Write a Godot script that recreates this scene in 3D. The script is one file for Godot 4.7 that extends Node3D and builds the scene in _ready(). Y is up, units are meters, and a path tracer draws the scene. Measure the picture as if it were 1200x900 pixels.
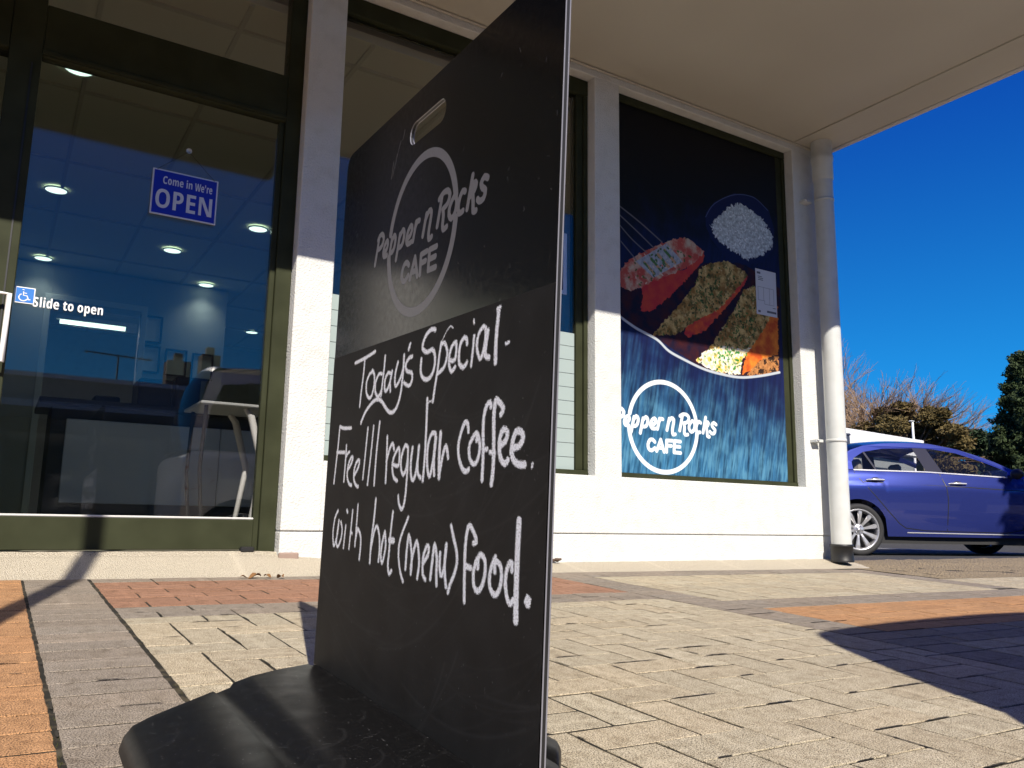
extends Node3D
# A street cafe front in hard winter sun: swing sign on a brick pavement, glazed shopfront under a canopy, parked car, trees.

const SLOPE := 0.05
const WEST := -9.0
const SOFFIT := 3.0
const CANOPY := 1.82

# ---- traced writing, in millimetres on the sign (first number: weight) and thousandths of the logo circle
const CHALK := [
	[10, 128, 630, 182, 634, 231, 640],
	[10, 180, 634, 177, 601, 171, 570, 168, 544],
	[10, 227, 604, 210, 601, 196, 586, 199, 567, 214, 556, 227, 560, 236, 580, 233, 598, 222, 606],
	[10, 270, 595, 256, 596, 242, 582, 244, 564, 259, 555, 271, 564],
	[10, 281, 625, 279, 601, 275, 577, 272, 556],
	[10, 313, 591, 299, 594, 287, 583, 288, 565, 299, 564, 311, 578, 317, 595],
	[10, 317, 593, 311, 578, 314, 561],
	[10, 341, 608, 332, 589, 333, 571, 341, 568, 355, 579, 367, 597],
	[11, 366, 617, 365, 583, 359, 550, 344, 529, 326, 523, 306, 528, 278, 545, 256, 551, 233, 547, 206, 535, 190, 523, 180, 512],
	[10, 389, 633, 384, 625],
	[10, 400, 611, 386, 609, 374, 599, 383, 588, 401, 584, 405, 574, 398, 564, 384, 565, 372, 570],
	[11, 484, 643, 470, 646, 450, 639, 439, 624, 444, 616, 458, 611, 476, 613, 486, 605, 489, 589, 481, 574, 464, 567, 447, 571, 437, 582, 437, 602],
	[10, 508, 619, 503, 599, 499, 574, 493, 552, 489, 531],
	[10, 507, 617, 519, 618, 530, 605, 529, 590, 518, 578, 501, 573],
	[3, 488, 532, 475, 531, 469, 525, 468, 519],
	[10, 542, 588, 558, 588, 560, 610, 555, 614, 543, 607, 538, 593, 540, 579, 549, 571, 559, 577],
	[11, 594, 607, 592, 614, 584, 617, 573, 609, 570, 594, 572, 581, 585, 573, 596, 579],
	[9, 615, 615, 613, 596, 610, 573],
	[6, 612, 638, 613, 634],
	[10, 647, 622, 641, 625, 629, 617, 624, 602, 628, 589, 636, 580, 644, 589, 649, 607, 648, 622],
	[13, 655, 617, 651, 597, 650, 583, 661, 579],
	[14, 683, 640, 680, 615, 679, 590, 680, 570],
	[8, 679, 643, 687, 645],
	[6, 706, 592, 714, 593],
	[2, 512, 624, 526, 636, 538, 641, 546, 637],
	[10, 63, 510, 60, 471, 54, 430, 50, 400],
	[10, 63, 510, 91, 506, 129, 505],
	[10, 56, 460, 100, 459],
	[10, 109, 472, 109, 446, 108, 420, 107, 404],
	[8, 110, 449, 121, 458, 128, 459],
	[10, 124, 425, 142, 437, 149, 448, 140, 449, 126, 434, 124, 414, 136, 400, 150, 397],
	[10, 163, 416, 181, 430, 185, 442, 174, 442, 161, 428, 161, 409, 173, 398, 186, 395],
	[9, 218, 501, 213, 456, 208, 410],
	[9, 246, 503, 241, 456, 233, 400],
	[10, 274, 509, 267, 456, 265, 400],
	[10, 313, 482, 316, 444, 317, 405],
	[10, 315, 440, 328, 463, 339, 470, 346, 460],
	[10, 344, 435, 369, 434, 369, 459, 361, 460, 345, 444, 343, 428, 352, 413, 366, 408],
	[10, 404, 461, 393, 466, 380, 450, 379, 430, 390, 418, 401, 428, 405, 447],
	[10, 404, 461, 406, 428, 404, 388, 399, 369, 390, 363, 379, 372, 375, 383],
	[11, 422, 461, 418, 439, 422, 416, 430, 410, 438, 418, 444, 443, 446, 463],
	[11, 447, 462, 444, 437, 448, 420, 458, 414],
	[11, 468, 536, 470, 485, 470, 443, 467, 410],
	[11, 505, 480, 492, 482, 480, 465, 479, 439, 486, 420, 493, 418, 501, 443, 505, 476],
	[12, 507, 474, 503, 442, 507, 419],
	[14, 522, 481, 521, 451, 524, 415],
	[11, 525, 420, 534, 451, 543, 461, 551, 444],
	[11, 611, 480, 608, 491, 599, 493, 589, 480, 582, 461, 586, 443, 598, 428, 609, 424, 617, 427],
	[11, 636, 467, 643, 469, 635, 477, 622, 468, 615, 457, 619, 442, 631, 434, 642, 440, 647, 456, 644, 467, 635, 476],
	[12, 673, 511, 670, 517, 660, 512, 654, 496, 655, 470, 657, 453, 657, 413],
	[10, 656, 454, 667, 454],
	[14, 701, 499, 706, 507, 692, 517, 685, 518, 682, 496, 685, 461, 686, 428, 683, 408],
	[10, 676, 450, 689, 448],
	[14, 702, 458, 715, 463, 720, 474, 709, 479, 701, 469, 700, 455, 705, 441, 716, 434, 723, 439],
	[15, 733, 454, 751, 457, 759, 467, 753, 474, 740, 474, 733, 460, 732, 448, 739, 438, 752, 433, 765, 433],
	[5, 783, 434, 782, 430],
	[9, 85, 347, 70, 332, 64, 305, 70, 284, 77, 281, 90, 303, 94, 329],
	[9, 94, 329, 88, 301, 88, 286, 98, 280, 113, 298, 115, 315, 106, 327],
	[9, 134, 321, 131, 299, 129, 281],
	[10, 135, 350, 139, 347],
	[9, 166, 351, 163, 318, 159, 282],
	[8, 162, 313, 170, 310],
	[9, 192, 362, 191, 328, 189, 289],
	[10, 189, 297, 196, 317, 201, 319, 214, 309, 218, 291, 215, 268],
	[11, 278, 375, 274, 338, 268, 304, 267, 267],
	[10, 268, 289, 279, 320, 290, 330, 302, 318, 308, 294, 306, 273],
	[10, 327, 323, 318, 304, 315, 283, 322, 271, 329, 283, 334, 302, 328, 322],
	[10, 357, 357, 352, 323, 350, 292, 348, 270, 355, 257, 364, 263],
	[18, 349, 311, 366, 311],
	[9, 420, 351, 403, 330, 390, 308, 391, 285, 401, 264, 413, 252],
	[11, 420, 272, 421, 298, 426, 324, 435, 311, 442, 289, 441, 267],
	[11, 440, 274, 444, 293, 457, 317, 466, 302, 470, 283, 466, 263],
	[11, 486, 288, 499, 299, 502, 310, 495, 313, 485, 300, 483, 286, 485, 270, 495, 264],
	[12, 512, 267, 516, 293, 521, 317, 531, 297, 531, 281, 534, 261],
	[11, 541, 306, 541, 289, 546, 276, 553, 280, 558, 300, 560, 320],
	[12, 559, 318, 557, 293, 560, 275, 565, 262],
	[11, 572, 347, 582, 330, 593, 312, 595, 297, 588, 281, 577, 266, 572, 255],
	[12, 641, 328, 649, 331, 644, 339, 629, 351, 621, 342, 618, 318, 619, 288, 622, 249],
	[13, 622, 296, 636, 295],
	[12, 656, 297, 657, 311, 664, 315, 675, 308, 676, 290, 668, 273, 657, 267, 647, 274, 645, 293, 653, 308],
	[12, 702, 297, 701, 309, 710, 309, 718, 302, 719, 286, 713, 273, 703, 268, 691, 276, 689, 292, 696, 307, 702, 315],
	[12, 744, 303, 744, 311, 738, 311, 731, 300, 730, 282, 737, 266, 744, 263, 750, 268],
	[20, 757, 364, 756, 333, 756, 299, 758, 245],
	[13, 783, 275, 780, 270, 785, 267, 787, 273],
]
const LOGO := [
	[-1293, 298, -1341, 111, -1398, -88],
	[-1333, 258, -1277, 302, -1199, 304, -1137, 238, -1170, 149, -1263, 112, -1325, 117],
	[-1118, 26, -1030, 33, -982, 103, -1012, 162, -1085, 120, -1124, 31, -1093, -40, -999, -45],
	[-854, 151, -938, -175],
	[-871, 88, -790, 176, -736, 123, -760, 10, -825, -44, -888, -37],
	[-598, 142, -683, -182],
	[-615, 91, -516, 178, -462, 120, -493, 6, -559, -37, -633, -30],
	[-382, 14, -284, 37, -229, 114, -271, 168, -348, 117, -389, 14, -341, -58, -243, -55],
	[-122, 173, -187, -59],
	[-151, 87, -89, 170, -29, 167],
	[163, 195, 89, -64],
	[137, 117, 231, 214, 298, 181, 278, 65, 248, -65, 266, -152, 334, -140],
	[566, 318, 470, -49],
	[489, 281, 576, 327, 698, 324, 758, 256, 710, 162, 595, 127],
	[595, 127, 620, 39, 607, -64, 633, -132, 713, -121],
	[855, 197, 775, 116, 758, 11, 826, -54, 905, -4, 937, 115, 904, 185, 855, 197],
	[1123, 176, 1063, 198, 1001, 133, 976, 27, 1009, -48, 1091, -42],
	[1281, 312, 1187, -48],
	[1226, 72, 1329, 119, 1367, 187, 1314, 209, 1243, 125],
	[1299, 90, 1317, -13, 1327, -117, 1385, -126],
	[1610, 172, 1538, 208, 1475, 156, 1509, 93, 1572, 45, 1540, -36, 1456, -42, 1411, -6],
]
const CAFE := [
	[-272, -352, -330, -306, -411, -316, -468, -414, -447, -511, -367, -544, -274, -488],
	[-220, -547, -99, -290, -5, -554],
	[-175, -470, -37, -474],
	[68, -550, 74, -299, 235, -293],
	[71, -410, 206, -409],
	[483, -551, 290, -547, 303, -294, 483, -297],
	[300, -415, 463, -415],
]
const FOOD := {
	"bowl": [861, 1858, 947, 1955, 1142, 2064, 1341, 2086, 1495, 2015, 1545, 1877, 1525, 1725, 1405, 1605, 1205, 1552, 1036, 1583, 906, 1681, 858, 1764],
	"rice": [909, 1775, 985, 1862, 1094, 1957, 1204, 2011, 1313, 1974, 1423, 1933, 1520, 1839, 1522, 1757, 1408, 1662, 1250, 1600, 1123, 1631, 998, 1669, 938, 1719],
	"f1side": [273, 1252, 364, 1311, 649, 1420, 841, 1577, 829, 1513, 646, 1331, 472, 1171, 342, 1086, 270, 1082, 290, 1184],
	"f1top": [94, 1278, 151, 1372, 276, 1460, 462, 1562, 596, 1626, 694, 1646, 841, 1577, 748, 1483, 590, 1395, 364, 1282, 201, 1198, 114, 1211],
	"pan": [88, 1221, 273, 1224, 589, 1336, 849, 1502, 1206, 1568, 1577, 1443, 1541, 837, 1147, 755, 804, 769, 411, 920, 95, 1028],
	"f2side": [697, 1089, 939, 1215, 1256, 1483, 1220, 1414, 1021, 1212, 832, 1035, 674, 962, 637, 993],
	"f2top": [787, 1445, 869, 1498, 1035, 1552, 1150, 1534, 1256, 1491, 1110, 1333, 938, 1185, 736, 1080, 560, 968, 357, 934, 450, 1024, 623, 1195, 744, 1333],
	"f3side": [1219, 952, 1405, 1193, 1547, 1309, 1537, 961, 1390, 912, 1277, 822, 1158, 771],
	"f3top": [1196, 1363, 1307, 1421, 1413, 1336, 1499, 1270, 1402, 1130, 1263, 973, 1174, 886, 1147, 770, 922, 767, 737, 819, 868, 922, 1017, 1106, 1127, 1244],
	"f3white": [737, 819, 828, 895, 970, 950, 1177, 946, 1263, 973, 1174, 886, 1147, 770, 962, 765, 824, 785],
	"crust": [1255, 820, 1368, 909, 1537, 953, 1530, 835, 1384, 796, 1211, 773],
	"spat": [236, 1399, 500, 1572, 640, 1471, 383, 1317],
}
const FOOD_LINES := {
	"rim": [78, 1033, 233, 965, 402, 916, 502, 854, 632, 813, 804, 771, 962, 754, 1147, 751, 1339, 781, 1541, 829],
	"t1": [102, 1740, 279, 1663, 462, 1569],
	"t2": [101, 1683, 260, 1594, 387, 1518],
	"t3": [101, 1618, 206, 1540, 331, 1471],
	"t4": [117, 1507, 240, 1410],
	"s1": [311, 1402, 392, 1345],
	"s2": [367, 1438, 448, 1376],
	"s3": [426, 1479, 511, 1413],
	"s4": [483, 1518, 573, 1451],
	"bowlrim": [860, 1827, 946, 1940, 1141, 2051, 1340, 2078, 1484, 2012],
}

var rng := RandomNumberGenerator.new()
var taken := {}
var M := {}
var cam: Camera3D

# ------------------------------------------------------------------ helpers
func lin(r: float, g: float, b: float, a := 1.0) -> Color:
	var c := Color(r, g, b).linear_to_srgb()
	c.a = a
	return c

func mat(r: float, g: float, b: float, rough := 0.8, metal := 0.0) -> StandardMaterial3D:
	var m := StandardMaterial3D.new()
	m.albedo_color = lin(r, g, b)
	m.roughness = rough
	m.metallic = metal
	return m

func noise(seed_: int, freq: float, octaves := 4, kind := FastNoiseLite.TYPE_SIMPLEX_SMOOTH) -> FastNoiseLite:
	var n := FastNoiseLite.new()
	n.seed = seed_
	n.frequency = freq
	n.noise_type = kind
	n.fractal_octaves = octaves
	return n

func ramp(stops: Array) -> Gradient:
	var g := Gradient.new()
	var offs := PackedFloat32Array()
	var cols := PackedColorArray()
	for s in stops:
		offs.append(s[0])
		cols.append(s[1])
	g.offsets = offs
	g.colors = cols
	return g

func ntex(seed_: int, freq: float, stops: Array, size := 512, octaves := 4, kind := FastNoiseLite.TYPE_SIMPLEX_SMOOTH) -> NoiseTexture2D:
	var t := NoiseTexture2D.new()
	t.width = size
	t.height = size
	t.seamless = true
	t.noise = noise(seed_, freq, octaves, kind)
	if stops.size() > 0:
		t.color_ramp = ramp(stops)
	return t

func grey(v: float) -> Color:
	return Color(v, v, v)

func tri(m: StandardMaterial3D, scale: float, world := true) -> StandardMaterial3D:
	m.uv1_triplanar = true
	m.uv1_world_triplanar = world
	m.uv1_scale = Vector3.ONE * scale
	return m

func relief(m: StandardMaterial3D, t: Texture2D, depth_cm: float) -> StandardMaterial3D:
	m.heightmap_enabled = true
	m.heightmap_texture = t
	m.heightmap_scale = depth_cm
	return m

func start() -> SurfaceTool:
	var st := SurfaceTool.new()
	st.begin(Mesh.PRIMITIVE_TRIANGLES)
	st.set_smooth_group(-1)
	return st

func quad(st: SurfaceTool, a: Vector3, b: Vector3, c: Vector3, d: Vector3) -> void:
	for p in [a, b, c, a, c, d]:
		st.add_vertex(p)

func box(st: SurfaceTool, lo: Vector3, hi: Vector3) -> void:
	var p := []
	for i in 8:
		p.append(Vector3(hi.x if i & 1 else lo.x, hi.y if i & 2 else lo.y, hi.z if i & 4 else lo.z))
	quad(st, p[0], p[1], p[3], p[2]); quad(st, p[5], p[4], p[6], p[7])
	quad(st, p[4], p[0], p[2], p[6]); quad(st, p[1], p[5], p[7], p[3])
	quad(st, p[2], p[3], p[7], p[6]); quad(st, p[4], p[5], p[1], p[0])

func cbox(st: SurfaceTool, lo: Vector3, hi: Vector3, c: float) -> void:
	# chamfered box
	var cen := (lo + hi) / 2
	var h := (hi - lo) / 2
	c = minf(c, minf(h.x, minf(h.y, h.z)) * 0.9)
	var f := func(sx: float, sy: float, sz: float, ax: int) -> Vector3:
		var e := h - Vector3(c, c, c)
		var v := Vector3(sx * e.x, sy * e.y, sz * e.z)
		v[ax] = [sx, sy, sz][ax] * h[ax]
		return cen + v
	for s in [-1.0, 1.0]:
		quad(st, f.call(s, -1, -s, 0), f.call(s, 1, -s, 0), f.call(s, 1, s, 0), f.call(s, -1, s, 0))
		quad(st, f.call(-s, s, -1, 1), f.call(-s, s, 1, 1), f.call(s, s, 1, 1), f.call(s, s, -1, 1))
		quad(st, f.call(s, -1, s, 2), f.call(s, 1, s, 2), f.call(-s, 1, s, 2), f.call(-s, -1, s, 2))
	for s in [-1.0, 1.0]:
		for t in [-1.0, 1.0]:
			quad(st, f.call(s, t, -1, 0), f.call(s, t, 1, 0), f.call(s, t, 1, 1), f.call(s, t, -1, 1))
			quad(st, f.call(s, -1, t, 0), f.call(s, 1, t, 0), f.call(s, 1, t, 2), f.call(s, -1, t, 2))
			quad(st, f.call(-1, s, t, 1), f.call(1, s, t, 1), f.call(1, s, t, 2), f.call(-1, s, t, 2))
			for u in [-1.0, 1.0]:
				st.add_vertex(f.call(s, t, u, 0)); st.add_vertex(f.call(s, t, u, 1)); st.add_vertex(f.call(s, t, u, 2))

func tube(st: SurfaceTool, pts: Array, radii: Array, sides := 10, caps := true) -> void:
	# swept round tube through points with a radius each
	var rings := []
	var up := Vector3.UP
	for i in pts.size():
		var d: Vector3 = (pts[mini(i + 1, pts.size() - 1)] - pts[maxi(i - 1, 0)]).normalized()
		var ref := up if absf(d.dot(up)) < 0.95 else Vector3.RIGHT
		var u := d.cross(ref).normalized()
		var v := d.cross(u).normalized()
		var ring := []
		for k in sides:
			var a := TAU * k / sides
			ring.append(pts[i] + (u * cos(a) + v * sin(a)) * radii[i])
		rings.append(ring)
	for i in rings.size() - 1:
		for k in sides:
			var k2 := (k + 1) % sides
			quad(st, rings[i][k], rings[i][k2], rings[i + 1][k2], rings[i + 1][k])
	if caps:
		for e in [0, rings.size() - 1]:
			for k in sides:
				st.add_vertex(pts[e]); st.add_vertex(rings[e][k]); st.add_vertex(rings[e][(k + 1) % sides])

func lathe(st: SurfaceTool, prof: Array, n := 32, axis := 2) -> void:
	# prof: [radius, height] pairs spun round the given axis
	var at := func(r: float, h: float, a: float) -> Vector3:
		if axis == 1:
			return Vector3(r * cos(a), h, r * sin(a))
		return Vector3(r * cos(a), r * sin(a), h)
	for i in prof.size() - 1:
		for k in n:
			var a0 := TAU * k / n
			var a1 := TAU * (k + 1) / n
			quad(st, at.call(prof[i][0], prof[i][1], a0), at.call(prof[i][0], prof[i][1], a1), at.call(prof[i + 1][0], prof[i + 1][1], a1), at.call(prof[i + 1][0], prof[i + 1][1], a0))

func grid(st: SurfaceTool, nu: int, nv: int, f: Callable) -> void:
	var p := []
	for i in nu + 1:
		var row := []
		for j in nv + 1:
			row.append(f.call(float(i) / nu, float(j) / nv))
		p.append(row)
	for i in nu:
		for j in nv:
			quad(st, p[i][j], p[i][j + 1], p[i + 1][j + 1], p[i + 1][j])

func smooth(st: SurfaceTool) -> ArrayMesh:
	# weld corners so that normals run smoothly over the surface
	var src: Array = st.commit_to_arrays()
	var out := SurfaceTool.new()
	out.begin(Mesh.PRIMITIVE_TRIANGLES)
	out.set_smooth_group(0)
	for v in src[Mesh.ARRAY_VERTEX]:
		out.add_vertex(v)
	out.index()
	out.generate_normals()
	return out.commit()

func flat(st: SurfaceTool) -> ArrayMesh:
	st.generate_normals()
	return st.commit()

func put(called: String, mesh: Mesh, m: Material, parent: Node = self, at := Vector3.ZERO) -> MeshInstance3D:
	var o := MeshInstance3D.new()
	o.name = called if parent != self else numbered(called)
	o.mesh = mesh
	o.material_override = m
	o.position = at
	parent.add_child(o, true)
	return o

func numbered(called: String) -> String:
	var n: int = taken.get(called, 0)
	taken[called] = n + 1
	return called if n == 0 else "%s_%03d" % [called, n]

func tag(o: Node, label: String, category := "", group := "") -> Node:
	o.set_meta("label", label)
	if category:
		o.set_meta("category", category)
	if group:
		o.set_meta("group", group)
	return o

func structure(o: Node, label := "") -> Node:
	o.set_meta("kind", "structure")
	if label:
		o.set_meta("label", label)
	return o

func thing(called: String, label: String, category: String, at := Vector3.ZERO, group := "") -> Node3D:
	var o := Node3D.new()
	o.name = numbered(called)
	add_child(o)
	o.position = at
	tag(o, label, category, group)
	return o

func boxpart(called: String, lo: Vector3, hi: Vector3, m: Material, parent: Node, chamfer := 0.0) -> MeshInstance3D:
	var st := start()
	var c := (lo + hi) / 2
	if chamfer > 0.0:
		cbox(st, lo - c, hi - c, chamfer)
	else:
		box(st, lo - c, hi - c)
	return put(called, flat(st), m, parent, c)

func ground_y(x: float, z: float) -> float:
	return -0.015 - SLOPE * z - 0.006 * x

func letters(text: String, height: float, m: Material, parent: Node, at: Vector3, weight := 700, italic := false, squeeze := 1.0, called := "lettering") -> MeshInstance3D:
	var f := SystemFont.new()
	f.font_names = PackedStringArray(["Droid Sans"])
	f.font_weight = weight
	f.font_italic = italic
	var t := TextMesh.new()
	t.text = text
	t.font = f
	t.font_size = 64
	t.pixel_size = height / 46.0
	t.depth = 0.0012
	t.curve_step = 2.0
	t.horizontal_alignment = HORIZONTAL_ALIGNMENT_CENTER
	t.vertical_alignment = VERTICAL_ALIGNMENT_CENTER
	var o := put(called, t, m, parent, at)
	o.scale = Vector3(squeeze, 1, 1)
	return o

# ------------------------------------------------------------------ raster painting for prints and chalk
func spline(flat_pts: Array, step := 5.0) -> PackedVector2Array:
	var p := PackedVector2Array()
	for i in range(0, flat_pts.size(), 2):
		p.append(Vector2(flat_pts[i], flat_pts[i + 1]))
	if p.size() < 3:
		return p
	var out := PackedVector2Array()
	for i in p.size() - 1:
		var a := p[maxi(i - 1, 0)]
		var b := p[i]
		var c := p[i + 1]
		var d := p[mini(i + 2, p.size() - 1)]
		var n := maxi(2, int(b.distance_to(c) / step))
		for k in n:
			out.append(b.cubic_interpolate(c, a, d, float(k) / n))
	out.append(p[p.size() - 1])
	return out

func stroke(buf: PackedFloat32Array, w: int, h: int, pts: PackedVector2Array, r: float, soft := 1.0, amount := 1.0) -> PackedFloat32Array:
	# marks coverage (0..1) of a round brush along pts, in pixels
	for i in pts.size() - 1:
		var a := pts[i]
		var b := pts[i + 1]
		var lo := Vector2(minf(a.x, b.x), minf(a.y, b.y)) - Vector2(r + soft, r + soft)
		var hi := Vector2(maxf(a.x, b.x), maxf(a.y, b.y)) + Vector2(r + soft, r + soft)
		var ab := b - a
		var l2 := maxf(ab.length_squared(), 1e-6)
		for y in range(maxi(0, int(lo.y)), mini(h, int(hi.y) + 1)):
			for x in range(maxi(0, int(lo.x)), mini(w, int(hi.x) + 1)):
				var q := Vector2(x + 0.5, y + 0.5) - a
				var t := clampf(q.dot(ab) / l2, 0.0, 1.0)
				var d := (q - ab * t).length()
				if d < r + soft:
					var k := y * w + x
					var v := amount * clampf((r + soft - d) / (2.0 * soft), 0.0, 1.0)
					if v > buf[k]:
						buf[k] = v
	return buf

func floats(n: int) -> PackedFloat32Array:
	var b := PackedFloat32Array()
	b.resize(n)
	b.fill(0.0)
	return b

func image_of(rgb: PackedByteArray, w: int, h: int) -> ImageTexture:
	return ImageTexture.create_from_image(Image.create_from_data(w, h, false, Image.FORMAT_RGB8, rgb))

func logo_strokes(buf: PackedFloat32Array, w: int, h: int, centre: Vector2, radius: float, stretch := 1.0, heavy := 1.0) -> PackedFloat32Array:
	# the circle with a gap at each side for the lettering, the script name and CAFE
	var place := func(x: float, y: float) -> Vector2:
		return centre + Vector2(x * stretch, -y) * radius
	for span in [[11.8, 166.9], [186.0, 355.2]]:
		var arc := PackedVector2Array()
		for k in 61:
			var a := deg_to_rad(lerpf(span[0], span[1], k / 60.0))
			arc.append(centre + Vector2(cos(a), -sin(a)) * radius)
		buf = stroke(buf, w, h, arc, radius * 0.050 * heavy, 0.7)
	for s in LOGO:
		var pts := PackedVector2Array()
		for p in spline(s, 40.0):
			pts.append(place.call(p.x / 1000.0, p.y / 1000.0))
		buf = stroke(buf, w, h, pts, radius * 0.040, 0.7)
	for s in CAFE:
		var pts := PackedVector2Array()
		var raw: PackedVector2Array = spline(s, 40.0) if s.size() == 14 else spline_straight(s)
		for p in raw:
			pts.append(place.call(p.x / 1000.0, p.y / 1000.0))
		buf = stroke(buf, w, h, pts, radius * 0.040, 0.7)
	return buf

func spline_straight(s: Array) -> PackedVector2Array:
	var p := PackedVector2Array()
	for i in range(0, s.size(), 2):
		p.append(Vector2(s[i], s[i + 1]))
	return p

# ------------------------------------------------------------------ scene
func _ready() -> void:
	rng.seed = 4711
	# camera: low on the pavement, tilted up
	cam = Camera3D.new()
	cam.name = "camera"
	add_child(cam)
	cam.transform = Transform3D(Basis(Vector3(0.84841, 0.01488, 0.52914), Vector3(-0.10143, 0.98565, 0.13491), Vector3(-0.51954, -0.16813, 0.83774)), Vector3(0.0, 0.1969, 3.7560)).orthonormalized()
	cam.fov = 49.97
	cam.near = 0.05
	cam.far = 400.0
	cam.current = true
	# clear deep-blue winter sky
	var sky_m := ProceduralSkyMaterial.new()
	sky_m.sky_top_color = lin(0.0008, 0.016, 0.265)
	sky_m.sky_horizon_color = lin(0.022, 0.41, 0.90)
	sky_m.sky_curve = 0.16
	sky_m.ground_horizon_color = lin(0.10, 0.13, 0.17)
	sky_m.ground_bottom_color = lin(0.08, 0.08, 0.075)
	sky_m.sky_energy_multiplier = 1.0
	var sky := Sky.new()
	sky.sky_material = sky_m
	var env := Environment.new()
	env.background_mode = Environment.BG_SKY
	env.sky = sky
	env.tonemap_mode = Environment.TONE_MAPPER_LINEAR
	env.tonemap_exposure = 1.35
	env.sdfgi_enabled = true
	env.ssao_enabled = true
	env.ssil_enabled = true
	var we := WorldEnvironment.new()
	we.name = "world_environment"
	we.environment = env
	add_child(we)
	# sun: behind the camera and a little to its left, 41 degrees up
	var sun := DirectionalLight3D.new()
	sun.name = "sun"
	sun.light_color = Color(1.0, 0.965, 0.91)
	sun.light_energy = 1.6
	sun.light_angular_distance = 0.53
	sun.shadow_enabled = true
	add_child(sun)
	var az := deg_to_rad(15.5)
	var el := atan(0.835 * cos(az))
	sun.look_at_from_position(Vector3.ZERO, Vector3(sin(az) * cos(el), -sin(el), -cos(az) * cos(el)), Vector3.UP)
	make_materials()
	build_ground()
	build_pavement()
	build_cafe()
	build_interior()
	build_pavement_sign()
	build_signs()
	build_cars()
	build_background()
	build_small_things()

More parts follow.
